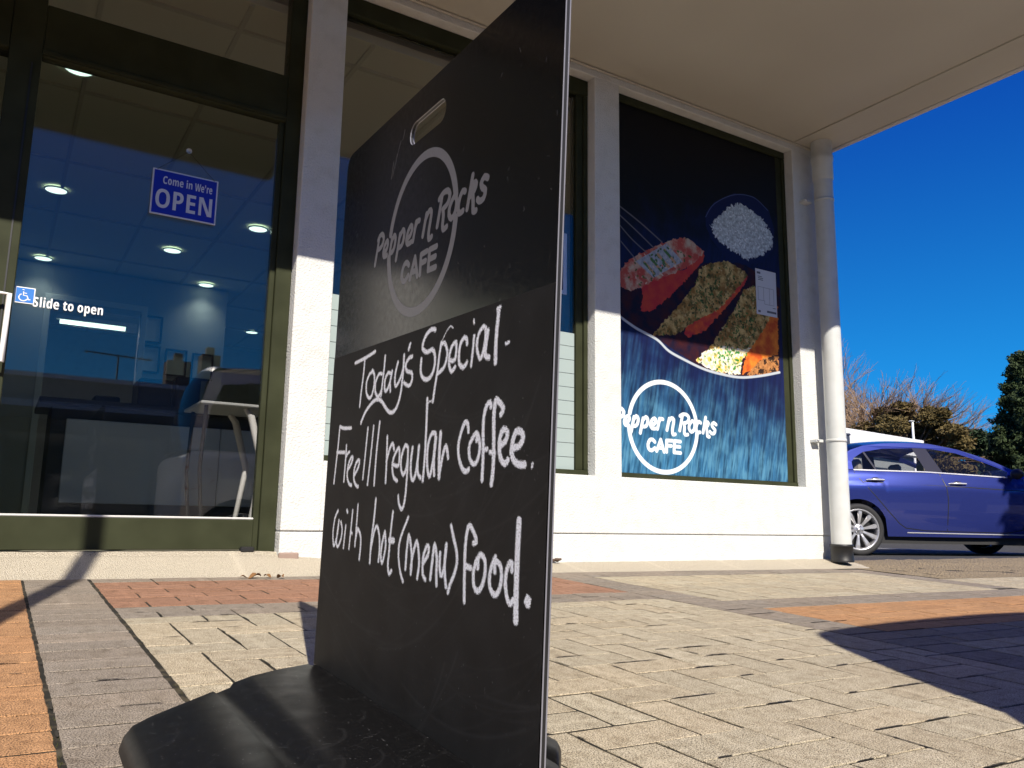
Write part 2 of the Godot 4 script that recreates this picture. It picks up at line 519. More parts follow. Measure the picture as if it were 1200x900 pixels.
func make_materials() -> void:
	# stucco, painted white
	var m := mat(0.655, 0.66, 0.645, 0.85)
	m.albedo_texture = ntex(3, 0.012, [[0.0, Color(0.945, 0.945, 0.935)], [0.45, Color(0.99, 0.99, 0.985)], [1.0, Color(1, 1, 1)]], 512, 5)
	tri(m, 1.1)
	relief(m, ntex(5, 0.13, [[0.2, grey(0.0)], [0.8, grey(1.0)]], 512, 4), 0.22)
	M.wall = m
	m = mat(0.74, 0.745, 0.73, 0.9)
	tri(m, 1.6)
	relief(m, ntex(6, 0.11, [[0.25, grey(0.0)], [0.75, grey(1.0)]], 512, 2), 1.6)
	M.reveal = m
	m = mat(0.53, 0.505, 0.43, 0.55)
	m.albedo_texture = ntex(8, 0.006, [[0.0, Color(0.93, 0.92, 0.91)], [1.0, Color(1, 1, 1)]], 256, 3)
	tri(m, 0.35)
	M.soffit = m
	M.trim = mat(0.55, 0.55, 0.54, 0.5)
	# dark bronze aluminium of the shopfront
	m = mat(0.042, 0.047, 0.025, 0.55, 0.0)
	m.metallic_specular = 0.22
	m.albedo_texture = ntex(9, 0.02, [[0.0, Color(0.82, 0.82, 0.80)], [1.0, Color(1, 1, 1)]], 256, 4)
	tri(m, 0.8)
	M.bronze = m
	m = StandardMaterial3D.new()
	m.albedo_color = Color(0.02, 0.025, 0.02, 0.07)
	m.roughness = 0.0
	m.metallic_specular = 0.5
	m.transparency = BaseMaterial3D.TRANSPARENCY_ALPHA
	M.glass = m
	m = StandardMaterial3D.new()
	m.albedo_color = Color(0.15, 0.18, 0.17, 0.12)
	m.roughness = 0.0
	m.transparency = BaseMaterial3D.TRANSPARENCY_ALPHA
	M.car_glass = m
	M.film = mat(0.33, 0.40, 0.39, 0.5)
	M.black = mat(0.012, 0.012, 0.013, 0.5)
	M.rubber = mat(0.02, 0.02, 0.021, 0.75)
	M.white = mat(0.80, 0.80, 0.79, 0.45)
	M.chrome = mat(0.72, 0.72, 0.73, 0.16, 1.0)
	M.pipe = mat(0.60, 0.615, 0.60, 0.35)
	M.pipe.albedo_texture = ntex(12, 0.03, [[0.0, Color(0.93, 0.93, 0.92)], [0.6, Color(1, 1, 1)]], 256, 4)
	tri(M.pipe, 0.7)
	# concrete apron, exposed aggregate
	m = mat(0.60, 0.55, 0.46, 0.95)
	m.albedo_texture = ntex(14, 0.22, [[0.0, Color(0.42, 0.40, 0.37)], [0.30, Color(0.70, 0.67, 0.62)], [0.45, Color(0.97, 0.96, 0.93)], [0.75, Color(1, 1, 1)], [1.0, Color(0.72, 0.66, 0.58)]], 512, 2)
	tri(m, 1.7)
	relief(m, ntex(15, 0.16, [[0.2, grey(0)], [0.8, grey(1)]], 512, 3), 0.5)
	M.apron = m
	m = mat(0.42, 0.36, 0.27, 0.97)
	m.albedo_texture = ntex(17, 0.16, [[0.0, Color(0.35, 0.33, 0.30)], [0.4, Color(0.75, 0.72, 0.66)], [0.6, Color(1, 0.97, 0.9)], [1.0, Color(0.8, 0.72, 0.6)]], 512, 4)
	tri(m, 0.9)
	relief(m, ntex(18, 0.12, [[0.2, grey(0)], [0.8, grey(1)]], 512, 4), 1.2)
	M.gravel = m
	m = mat(0.075, 0.074, 0.072, 0.92)
	m.albedo_texture = ntex(20, 0.25, [[0.0, Color(0.55, 0.55, 0.55)], [0.6, Color(0.9, 0.9, 0.9)], [1.0, Color(1, 1, 1)]], 512, 3)
	tri(m, 1.1)
	relief(m, ntex(21, 0.25, [], 512, 2), 0.5)
	M.asphalt = m
	m = mat(0.085, 0.075, 0.055, 0.98)
	m.albedo_texture = ntex(22, 0.03, [[0.0, Color(0.28, 0.30, 0.2)], [0.48, Color(0.42, 0.40, 0.33)], [0.60, Color(0.8, 0.76, 0.66)], [1.0, Color(1, 1, 0.95)]], 512, 4)
	tri(m, 1.3)
	M.joint = m
	# pavers: four tones of each colour, speckled
	var speck := ntex(24, 0.30, [[0.0, Color(0.22, 0.21, 0.2)], [0.32, Color(0.40, 0.39, 0.37)], [0.42, Color(0.84, 0.83, 0.82)], [0.5, Color(0.98, 0.98, 0.97)], [0.64, Color(1, 1, 1)], [0.78, Color(0.84, 0.82, 0.78)]], 512, 2)
	var blotch := ntex(25, 0.02, [[0.0, Color(0.80, 0.78, 0.75)], [0.4, Color(0.95, 0.945, 0.93)], [1.0, Color(1, 1, 1)]], 512, 4)
	var rough := ntex(26, 0.25, [[0.2, grey(0)], [0.8, grey(1)]], 512, 3)
	var tones := {"cream": [0.70, 0.62, 0.47], "grey": [0.42, 0.365, 0.31], "orange": [0.67, 0.37, 0.18], "red": [0.50, 0.27, 0.175]}
	for k in tones:
		var list := []
		for i in 5:
			var f: float = [0.92, 0.965, 1.0, 1.03, 1.07][i]
			var t: Array = tones[k]
			var warm: float = [1.015, 0.99, 1.0, 1.02, 0.985][i]
			var pm := mat(t[0] * f * warm, t[1] * f, t[2] * f / warm, 0.93)
			pm.albedo_texture = speck
			pm.detail_enabled = true
			pm.detail_blend_mode = BaseMaterial3D.BLEND_MODE_MUL
			pm.detail_albedo = blotch
			tri(pm, 2.0)
			pm.uv1_offset = Vector3(i * 0.37, i * 0.19, i * 0.53)
			relief(pm, rough, 0.12)
			list.append(pm)
		M["paver_" + k] = list
	# blackened interior
	M.room = mat(0.50, 0.50, 0.48, 0.8)
	M.carpet = mat(0.025, 0.026, 0.03, 0.95)
	M.vinyl = mat(0.30, 0.29, 0.22, 0.6)
	M.ceiling = mat(0.72, 0.71, 0.54, 0.9)
	M.frame = mat(0.02, 0.02, 0.02, 0.4)

func sheet(x0: float, x1: float, z0: float, z1: float, nx: int, nz: int, h: Callable) -> ArrayMesh:
	var st := start()
	grid(st, nx, nz, func(u: float, v: float) -> Vector3:
		var x := lerpf(x0, x1, u)
		var z := lerpf(z0, z1, v)
		return Vector3(x, h.call(x, z), z))
	return smooth(st)

func build_ground() -> void:
	# ground reaching the horizon, the road behind the camera and the car park at the right
	structure(put("ground", sheet(-200, 200, -200, 200, 4, 4, func(_x, _z): return -0.62), mat(0.16, 0.15, 0.12, 0.97)))
	structure(put("road", sheet(-60, 60, 3.62, 13.0, 30, 4, func(_x, z): return -0.345 + 0.05 * sin((z - 3.62) / 9.4 * PI)), M.asphalt))
	structure(put("car_park", sheet(5.06, 60, -60, -0.22, 30, 30, func(_x, z): return lerpf(-0.045, -0.118, clampf((-0.22 - z) / 2.2, 0, 1))), M.asphalt))
	structure(put("far_pavement", sheet(-60, 60, 13.0, 16.5, 10, 2, func(_x, _z): return -0.24), mat(0.30, 0.28, 0.25, 0.95)))
	var n := noise(31, 0.9, 4)
	structure(put("driveway_strip", sheet(5.06, 14.0, -0.75, 0.835, 120, 30, func(x, z): return ground_y(x, z) * clampf((z + 0.3) / 0.5, 0, 1) + lerpf(-0.06, 0, clampf((z + 0.5) / 0.6, 0, 1)) + 0.012 * n.get_noise_2d(x * 5, z * 5) * clampf((0.83 - z) / 0.2, 0, 1) + 0.002), M.gravel))
	structure(put("driveway_edge", sheet(4.842, 5.0595, 0.247, 0.835, 6, 16, func(x, z): return ground_y(x, z) + 0.003), M.gravel))
	# painted parking lines
	var bay := 0
	for x in [7.6, 10.4, 13.2]:
		var line := boxpart("bay_line", Vector3(x, -0.1185, -7.6), Vector3(x + 0.1, -0.114, -3.0), mat(0.6, 0.6, 0.58, 0.7), self)
		line.name = numbered("bay_line")
		structure(line)
		bay += 1
	# kerb between pavement and road
	var k := Node3D.new()
	k.name = "kerb"
	add_child(k)
	structure(k)
	var kx := -8.0
	while kx < 12.0:
		var b := boxpart("kerb_stone", Vector3(kx + 0.004, -0.40, 3.46), Vector3(kx + 0.896, -0.196 - 0.006 * kx, 3.615), M.apron, k, 0.012)
		b.position.y += 0.0
		kx += 0.9
	# concrete apron along the wall, ramped up to the door sill
	var bump := noise(33, 3.0, 3)
	var apron := func(x: float, z: float) -> float:
		var w := 1.0 - smoothstep(1.02, 1.75, x)
		var edge := ground_y(x, 0.235)
		var t := clampf((0.235 - z) / 0.235, 0.0, 1.0)
		var top := lerpf(-0.003, 0.046, w)
		return lerpf(edge - 0.004, top, t) + (0.016 * w if z < -0.03 else 0.0) + 0.0025 * bump.get_noise_2d(x * 3, z * 3)
	structure(put("concrete_apron", sheet(-3.4, 5.07, -0.16, 0.245 , 180, 18, apron), M.apron))

# ------------------------------------------------------------------ pavement
func paver_mesh(w: float, l: float, seed_: int) -> ArrayMesh:
	# a worn paving brick: chamfered top edge, slightly wavy outline
	var r := RandomNumberGenerator.new()
	r.seed = seed_
	var st := start()
	var hw := w / 2
	var hl := l / 2
	var top := []
	var rim := []
	var low := []
	var n := 3
	var ring := []
	for s in [[-1, -1], [1, -1], [1, 1], [-1, 1]]:
		ring.append(Vector2(s[0] * hw, s[1] * hl))
	var pts := []
	for i in 4:
		for k in n:
			pts.append(ring[i].lerp(ring[(i + 1) % 4], float(k) / n))
	for p in pts:
		var j := Vector2(r.randf_range(-0.0012, 0.0012), r.randf_range(-0.0012, 0.0012))
		var q: Vector2 = p + j
		var inw := r.randf_range(0.0005, 0.0018)
		var s := Vector2(1.0 - inw / hw, 1.0 - inw / hl)
		top.append(Vector3(q.x * s.x, 0, q.y * s.y))
		rim.append(Vector3(q.x, -r.randf_range(0.0004, 0.0018), q.y))
		low.append(Vector3(q.x, -0.045, q.y))
	for i in pts.size():
		var k := (i + 1) % pts.size()
		st.add_vertex(Vector3.ZERO); st.add_vertex(top[k]); st.add_vertex(top[i])
		quad(st, top[i], top[k], rim[k], rim[i])
		quad(st, rim[i], rim[k], low[k], low[i])
	return flat(st)

func build_pavement() -> void:
	const A := 0.1055
	const J := 0.0058
	var bricks := []          # [centre x, centre z, along x?, colour]
	var course := func(x0: float, x1: float, z0: float, rows: int, colour: String, shift: float) -> void:
		for r in rows:
			var x := x0 - (A if (r % 2) else 0.0) * shift
			while x < x1 - 0.01:
				var a := maxf(x, x0)
				var b := minf(x + 2 * A, x1)
				if b - a > 0.03:
					bricks.append([(a + b) / 2, z0 + (r + 0.5) * A, b - a, A, colour])
				x += 2 * A
	var herring := func(x0: float, x1: float, z0: float, z1: float, colour: String) -> void:
		var nc := int(ceil((x1 - x0) / A)) + 1
		var nr := int(ceil((z1 - z0) / A)) + 1
		for c in range(-1, nc):
			for r in range(-1, nr):
				var d := posmod(c - r, 4)
				var lo := Vector2.ZERO
				var hi := Vector2.ZERO
				if d == 0:
					lo = Vector2(x0 + c * A, z0 + r * A); hi = lo + Vector2(2 * A, A)
				elif d == 3:
					lo = Vector2(x0 + c * A, z0 + r * A); hi = lo + Vector2(A, 2 * A)
				else:
					continue
				lo = Vector2(maxf(lo.x, x0), maxf(lo.y, z0))
				hi = Vector2(minf(hi.x, x1), minf(hi.y, z1))
				if hi.x - lo.x > 0.02 and hi.y - lo.y > 0.02:
					bricks.append([(lo.x + hi.x) / 2, (lo.y + hi.y) / 2, hi.x - lo.x, hi.y - lo.y, colour])
	var soldier := func(x0: float, z0: float, n: int, colour: String) -> void:
		for i in n:
			bricks.append([x0 + A, z0 + (i + 0.5) * A, 2 * A, A, colour])
	var Z0 := 0.235
	# far left field, grey stripe, then the bay in front of the shop
	course.call(-4.1, 0.115, Z0, 31, "orange", 1.0)
	soldier.call(0.118, Z0, 31, "grey")
	course.call(0.335, 2.325, Z0, 1, "grey", 1.0)
	course.call(0.335, 2.325, Z0 + A, 6, "red", 1.0)
	course.call(0.335, 2.325, Z0 + 7 * A, 2, "grey", 1.0)
	herring.call(0.335, 2.325, Z0 + 9 * A, 3.46, "cream")
	soldier.call(2.328, Z0, 31, "grey")
	course.call(2.542, 4.62, Z0, 2, "grey", 1.0)
	herring.call(2.542, 4.62, Z0 + 2 * A, Z0 + 10 * A, "cream")
	course.call(2.542, 9.5, Z0 + 10 * A, 2, "grey", 1.0)
	course.call(2.542, 9.5, Z0 + 12 * A, 5, "orange", 1.0)
	course.call(2.542, 9.5, Z0 + 17 * A, 2, "grey", 1.0)
	herring.call(2.542, 7.0, Z0 + 19 * A, 3.46, "cream")
	bricks_strip(bricks, 4.623, 0.82, A)
	herring.call(4.838, 9.5, 0.82, Z0 + 10 * A, "cream")
	var root := Node3D.new()
	root.name = "pavement"
	add_child(root)
	structure(root, "brick pavement with grey bands and cream, red and orange fields")
	# bedding sand under and between the bricks
	put("sand_bed", sheet(-4.1, 9.5, 0.22, 3.47, 40, 12, func(x, z): return ground_y(x, z) - 0.0011), M.joint, root)
	# the 300 that show largest are bricks of their own
	var inv := cam.transform.affine_inverse()
	var ty := tan(deg_to_rad(cam.fov / 2))
	for b in bricks:
		var p: Vector3 = inv * Vector3(b[0], ground_y(b[0], b[1]), b[1])
		var seen := p.z < -0.3 and absf(p.x / -p.z) < ty * 1.3333 + 0.03 and absf(p.y / -p.z) < ty + 0.03
		b.append(p.length() if seen else 100.0 + p.length())
	bricks.sort_custom(func(a, b): return a[5] < b[5])
	var cache := {}
	var rest := {}
	for i in bricks.size():
		var b: Array = bricks[i]
		var w: float = b[2] - J
		var l: float = b[3] - J
		var variant := rng.randi() % 6
		var key := "%d_%d_%d" % [int(w * 1000), int(l * 1000), variant]
		if not cache.has(key):
			cache[key] = paver_mesh(w, l, hash(key))
		var tone := [0, 1, 1, 2, 2, 2, 3, 3, 4][rng.randi() % 9] as int
		var at := Vector3(b[0], ground_y(b[0], b[1]) + rng.randf_range(-0.0004, 0.0014), b[1])
		var turn := Basis.from_euler(Vector3(SLOPE + rng.randf_range(-0.004, 0.004), rng.randf_range(-0.008, 0.008), -0.006 + rng.randf_range(-0.006, 0.006)))
		if i < 300:
			var o := put("paver", cache[key], M["paver_" + b[4]][tone], root)
			o.transform = Transform3D(turn, at)
		else:
			var rk := "%s%d" % [b[4], tone]
			if not rest.has(rk):
				rest[rk] = [start(), b[4], tone]
			rest[rk][0].append_from(cache[key], 0, Transform3D(turn, at))
	# black soil and moss squeezed out of some of the joints near the camera
	var soil := start()
	for i in 300:
		var b: Array = bricks[i]
		if b[1] < 1.1:
			continue
		for edge in 2:
			if rng.randf() > (0.26 if edge == 0 else 0.34):
				continue
			var p0 := Vector2(b[0] - b[2] / 2, b[1] - b[3] / 2)
			var p1 := p0 + (Vector2(b[2], 0) if edge == 0 else Vector2(0, b[3]))
			var t0 := rng.randf_range(0.0, 0.5)
			var t1 := rng.randf_range(t0 + 0.2, 1.0)
			var n := (p1 - p0).normalized().orthogonal()
			var prev := []
			var steps := 14
			for k in steps + 1:
				var c := p0.lerp(p1, lerpf(t0, t1, float(k) / steps))
				var thin := minf(1.0, minf(k, steps - k) / 2.5)
				var w0 := rng.randf_range(0.0010, 0.0031) * thin + 0.0002
				var w1 := rng.randf_range(0.0010, 0.0031) * thin + 0.0002
				var q0 := c + n * w0
				var q1 := c - n * w1
				var cur := [Vector3(q0.x, ground_y(q0.x, q0.y) + 0.0019, q0.y), Vector3(q1.x, ground_y(q1.x, q1.y) + 0.0019, q1.y)]
				if prev.size() > 0:
					quad(soil, prev[0], prev[1], cur[1], cur[0])
				prev = cur
	var so := put("joint_soil", flat(soil), mat(0.030, 0.026, 0.018, 0.98), root)
	so.set_meta("kind", "stuff")
	for rk in rest:
		var o := put("%s_pavers" % rest[rk][1], rest[rk][0].commit(), M["paver_" + rest[rk][1]][rest[rk][2]], root)
		o.set_meta("kind", "stuff")

func bricks_strip(bricks: Array, x0: float, z0: float, a: float) -> void:
	var z := z0 - 5 * a
	while z < 0.235 + 10 * a - a / 2:
		bricks.append([x0 + a, z + a / 2, 2 * a, a, "grey"])
		z += a

# ------------------------------------------------------------------ cafe building
func build_cafe() -> void:
	var b := thing("cafe_building", "white rendered cafe building with a flat canopy and dark-framed shop windows", "building")
	var W := func(called: String, x0: float, x1: float, y0: float, y1: float, z0 := -0.22, z1 := 0.0) -> void:
		boxpart(called, Vector3(x0, y0, z0), Vector3(x1, y1, z1), M.wall, b, 0.004)
	# walls, butted end to end; a shadow gap runs above the plinth
	W.call("plinth", 1.112, 5.08, -0.45, 0.1495, -0.22, -0.003)
	W.call("wall_groove", 1.114, 5.078, 0.1495, 0.1545, -0.22, -0.012)
	W.call("pillar", 1.112, 1.297, 0.1545, 2.945)
	W.call("sill_wall", 1.297, 2.900, 0.1545, 0.4795)
	W.call("pillar", 2.900, 3.094, 0.1545, 2.945)
	W.call("sill_wall", 3.094, 4.717, 0.1545, 0.4795)
	W.call("pillar", 4.717, 5.08, 0.1545, 2.945)
	W.call("lintel", WEST, 5.08, 2.945, SOFFIT + 0.12)
	W.call("pillar", -0.62, -0.29, -0.45, 2.945)
	W.call("wall", WEST, -0.62, -0.45, 0.62)
	W.call("pillar", WEST, -3.0, 0.62, 2.945)
	W.call("side_wall", 4.86, 5.08, -0.45, SOFFIT + 0.12, -9.4, -0.221)
	W.call("side_wall", WEST, WEST + 0.22, -0.45, SOFFIT + 0.12, -9.4, -0.221)
	W.call("back_wall", WEST + 0.221, 4.859, -0.45, SOFFIT + 0.12, -9.4, -9.2)
	W.call("parapet", WEST, 5.08, SOFFIT + 0.26, 4.3, -0.22, 0.0)
	boxpart("roof", Vector3(WEST - 0.02, SOFFIT + 0.121, -9.42), Vector3(5.1, SOFFIT + 0.259, -0.001), M.trim, b)
	# canopy: soffit sheets, edge trims, fascia
	var c := boxpart("canopy", Vector3(WEST, SOFFIT + 0.012, 0.001), Vector3(5.075, SOFFIT + 0.16, CANOPY), M.soffit, b)
	var local := func(v: Vector3) -> Vector3: return v - c.position
	var xs := [WEST + 0.005, -4.0, 0.6, 5.055]
	for i in xs.size() - 1:
		boxpart("soffit_sheet", local.call(Vector3(xs[i] + 0.0015, SOFFIT, 0.004)), local.call(Vector3(xs[i + 1] - 0.0015, SOFFIT + 0.0115, CANOPY - 0.02)), M.soffit, c, 0.002)
	boxpart("edge_trim", local.call(Vector3(5.056, SOFFIT - 0.012, 0.004)), local.call(Vector3(5.094, SOFFIT + 0.20, CANOPY + 0.02)), M.trim, c, 0.006)
	boxpart("fascia", local.call(Vector3(WEST - 0.02, SOFFIT - 0.012, CANOPY + 0.0005)), local.call(Vector3(5.055, SOFFIT + 0.34, CANOPY + 0.03)), M.trim, c, 0.006)
	boxpart("wall_bead", local.call(Vector3(WEST + 0.005, SOFFIT - 0.016, 0.0035)), local.call(Vector3(5.05, SOFFIT - 0.0005, 0.018)), M.soffit, c, 0.005)
	boxpart("soffit_batten", local.call(Vector3(4.72, SOFFIT - 0.01, 0.02)), local.call(Vector3(4.735, SOFFIT - 0.0005, CANOPY - 0.03)), M.soffit, c)
	# poster window
	var w := Node3D.new()
	w.name = "window"
	b.add_child(w, true)
	frame_bars(w, 3.094, 4.717, 0.4795, 2.945, 0.085, 0.032, 0.05)
	boxpart("pane", Vector3(3.126, 0.512, -0.106), Vector3(4.632, 2.895, -0.100), M.glass, w)
	boxpart("pane", Vector3(3.126, 0.512, -0.126), Vector3(4.632, 2.895, -0.120), M.glass, w)
	# middle window behind the pavement sign
	w = Node3D.new()
	w.name = "window"
	b.add_child(w, true)
	frame_bars(w, 1.297, 2.900, 0.4795, 2.945, 0.078, 0.022, 0.10)
	boxpart("pane", Vector3(1.319, 0.502, -0.106), Vector3(2.822, 2.845, -0.100), M.glass, w)
	boxpart("pane", Vector3(1.319, 0.502, -0.126), Vector3(2.822, 2.845, -0.120), M.glass, w)
	for i in 10:
		var y := 0.505 + i * 0.0815
		boxpart("frosted_strip", Vector3(1.325, y, -0.0995), Vector3(2.818, y + 0.0785, -0.0975), M.film, w)
	# door bay: jambs, mullion, transom
	var d := Node3D.new()
	d.name = "door_frame"
	b.add_child(d, true)
	boxpart("jamb", Vector3(1.036, 0.058, -0.17), Vector3(1.111, 2.944, -0.07), M.bronze, d, 0.003)
	boxpart("jamb", Vector3(-0.289, 0.058, -0.17), Vector3(-0.235, 2.944, -0.07), M.bronze, d, 0.003)
	boxpart("head", Vector3(-0.2345, 2.89, -0.168), Vector3(1.0355, 2.944, -0.072), M.bronze, d, 0.003)
	boxpart("transom", Vector3(-0.0155, 2.141, -0.125), Vector3(1.0355, 2.384, -0.068), M.bronze, d, 0.004)
	boxpart("transom_lip", Vector3(-0.0155, 2.150, -0.0675), Vector3(1.0355, 2.168, -0.060), M.bronze, d, 0.002)
	boxpart("mullion", Vector3(-0.136, 0.058, -0.165), Vector3(-0.016, 2.8895, -0.066), M.bronze, d, 0.003)
	boxpart("mullion_strip", Vector3(-0.052, 0.2, -0.0655), Vector3(-0.046, 2.1, -0.063), M.black, d)
	boxpart("threshold", Vector3(-0.289, 0.03, -0.30), Vector3(1.1115, 0.0575, -0.045), M.trim, d, 0.004)
	boxpart("stile", Vector3(1.010, 0.0585, -0.125), Vector3(1.0355, 2.1405, -0.0855), M.bronze, d, 0.003)
	boxpart("transom_pane", Vector3(-0.0155, 2.3845, -0.106), Vector3(1.0355, 2.8895, -0.100), M.glass, d)
	boxpart("transom_pane", Vector3(-0.0155, 2.3845, -0.126), Vector3(1.0355, 2.8895, -0.120), M.glass, d)
	boxpart("side_pane", Vector3(-0.2345, 0.0585, -0.106), Vector3(-0.1365, 2.1405, -0.100), M.glass, d)
	boxpart("side_pane", Vector3(-0.2345, 0.0585, -0.126), Vector3(-0.1365, 2.1405, -0.120), M.glass, d)
	boxpart("side_pane", Vector3(-0.2345, 2.3845, -0.106), Vector3(-0.1365, 2.8895, -0.100), M.glass, d)
	boxpart("side_pane", Vector3(-0.2345, 2.3845, -0.126), Vector3(-0.1365, 2.8895, -0.120), M.glass, d)
	boxpart("transom", Vector3(-0.2345, 2.141, -0.17), Vector3(-0.1365, 2.384, -0.068), M.bronze, d, 0.004)
	# sliding door leaf
	var s := Node3D.new()
	s.name = "sliding_door"
	b.add_child(s, true)
	boxpart("bottom_rail", Vector3(-0.0155, 0.0685, -0.118), Vector3(1.0095, 0.200, -0.0755), M.bronze, s, 0.003)
	boxpart("glazing_bead", Vector3(-0.0155, 0.2005, -0.116), Vector3(1.0095, 0.2105, -0.079), M.trim, s, 0.003)
	boxpart("pane", Vector3(-0.0155, 0.211, -0.104), Vector3(1.0095, 2.1405, -0.098), M.glass, s)
	boxpart("pane", Vector3(-0.0155, 0.211, -0.124), Vector3(1.0095, 2.1405, -0.118), M.glass, s)
	boxpart("floor_guide", Vector3(0.952, 0.058, -0.074), Vector3(1.012, 0.082, -0.035), M.black, s, 0.006)
	var st := start()
	var hx := -0.03
	var hz := -0.012
	tube(st, [Vector3(-0.115, 1.074, -0.066), Vector3(-0.115, 1.074, hz), Vector3(hx, 1.074, hz), Vector3(hx, 0.80, hz), Vector3(-0.115, 0.80, hz), Vector3(-0.115, 0.80, -0.066)], [0.011, 0.011, 0.011, 0.011, 0.011, 0.011], 10)
	put("pull_handle", smooth(st), M.white, s)
	# window at the far left, beyond the picture
	w = Node3D.new()
	w.name = "window"
	b.add_child(w, true)
	frame_bars(w, -3.0, -0.62, 0.62, 2.945, 0.06, 0.06, 0.08)
	boxpart("pane", Vector3(-2.94, 0.66, -0.106), Vector3(-0.68, 2.86, -0.100), M.glass, w)
	boxpart("pane", Vector3(-2.94, 0.66, -0.126), Vector3(-0.68, 2.86, -0.120), M.glass, w)
	boxpart("shutter", Vector3(-2.93, 0.665, -0.098), Vector3(-0.69, 2.855, -0.09), mat(0.30, 0.34, 0.29, 0.8), w)
	# street pole by the kerb, beyond the left edge of the picture: its shadow falls across the bricks and the door
	var p := thing("street_pole", "round grey steel street pole standing by the kerb", "pole", Vector3(-0.545, 0, 3.2))
	var gy := ground_y(-0.545, 3.2)
	var ps := start()
	tube(ps, [Vector3(0, gy, 0), Vector3(0, 3.3, 0)], [0.038, 0.038], 20)
	put("shaft", smooth(ps), M.trim, p)
	ps = start()
	lathe(ps, [[0.0385, gy + 0.05], [0.06, gy + 0.02], [0.07, gy - 0.01]], 20, 1)
	put("foot_collar", smooth(ps), M.trim, p)
	# dark sign box hung below the canopy over the door: it is what the door glass mirrors above the sky
	var sb := thing("hanging_sign_box", "plain dark sign box hung below the canopy above the sliding door", "sign", Vector3(0, 2.315, 1.0))
	boxpart("casing", Vector3(-1.4, 0, -0.05), Vector3(1.28, 0.44, 0.05), mat(0.02, 0.022, 0.03, 0.6), sb, 0.01)
	for x in [-1.0, 0.9]:
		var r := start()
		tube(r, [Vector3(x, 0.439, 0), Vector3(x, SOFFIT - 2.3155, 0)], [0.01, 0.01], 8)
		put("hanger_rod", smooth(r), M.trim, sb)
	build_downpipe()

func frame_bars(w: Node, x0: float, x1: float, y0: float, y1: float, right: float, left: float, top: float) -> void:
	boxpart("sill_bar", Vector3(x0 + 0.001, y0 + 0.001, -0.15), Vector3(x1 - 0.001, y0 + 0.032, -0.066), M.bronze, w, 0.003)
	boxpart("head_bar", Vector3(x0 + 0.001, y1 - top, -0.15), Vector3(x1 - 0.001, y1 - 0.001, -0.068), M.bronze, w, 0.003)
	boxpart("side_bar", Vector3(x0 + 0.001, y0 + 0.0325, -0.15), Vector3(x0 + left, y1 - top - 0.0005, -0.070), M.bronze, w, 0.003)
	boxpart("side_bar", Vector3(x1 - right, y0 + 0.0325, -0.15), Vector3(x1 - 0.03, y1 - top - 0.0005, -0.084), M.bronze, w, 0.003)
	boxpart("side_bar", Vector3(x1 - 0.0295, y0 + 0.0325, -0.15), Vector3(x1 - 0.001, y1 - top - 0.0005, -0.070), M.bronze, w, 0.003)

func build_downpipe() -> void:
	var g := -0.019
	var p := thing("downpipe", "round pale grey downpipe at the corner of the white building", "downpipe", Vector3(4.904, g, 0.115))
	var st := start()
	lathe(st, [[0.0665, 0.10], [0.0665, 2.80 - g]], 36, 1)
	put("pipe", smooth(st), M.pipe, p)
	st = start()
	lathe(st, [[0.0668, 2.70 - g], [0.0735, 2.71 - g], [0.0735, 2.84 - g], [0.0785, 2.85 - g], [0.0785, 2.885 - g], [0.0735, 2.89 - g], [0.0735, SOFFIT - g - 0.001]], 36, 1)
	put("collar", smooth(st), M.pipe, p)
	st = start()
	lathe(st, [[0.074, 0.0], [0.076, 0.012], [0.073, 0.016], [0.0725, 0.098], [0.077, 0.101], [0.077, 0.116], [0.0668, 0.118]], 36, 1)
	put("socket", smooth(st), M.black, p)
	for y in [0.80, 2.55]:
		st = start()
		lathe(st, [[0.0672, -0.011], [0.0695, -0.011], [0.0695, 0.011], [0.0672, 0.011]], 36, 1)
		var k := put("bracket", smooth(st), M.pipe, p, Vector3(0, y - g, 0))
		boxpart("lug", Vector3(-0.13, -0.010, -0.114), Vector3(-0.058, 0.010, -0.06), M.pipe, k, 0.002)
		st = start()
		lathe(st, [[0.0, 0.006], [0.007, 0.005], [0.009, 0.0]], 12, 2)
		put("screw", smooth(st), M.chrome, k, Vector3(-0.115, 0, -0.0595))

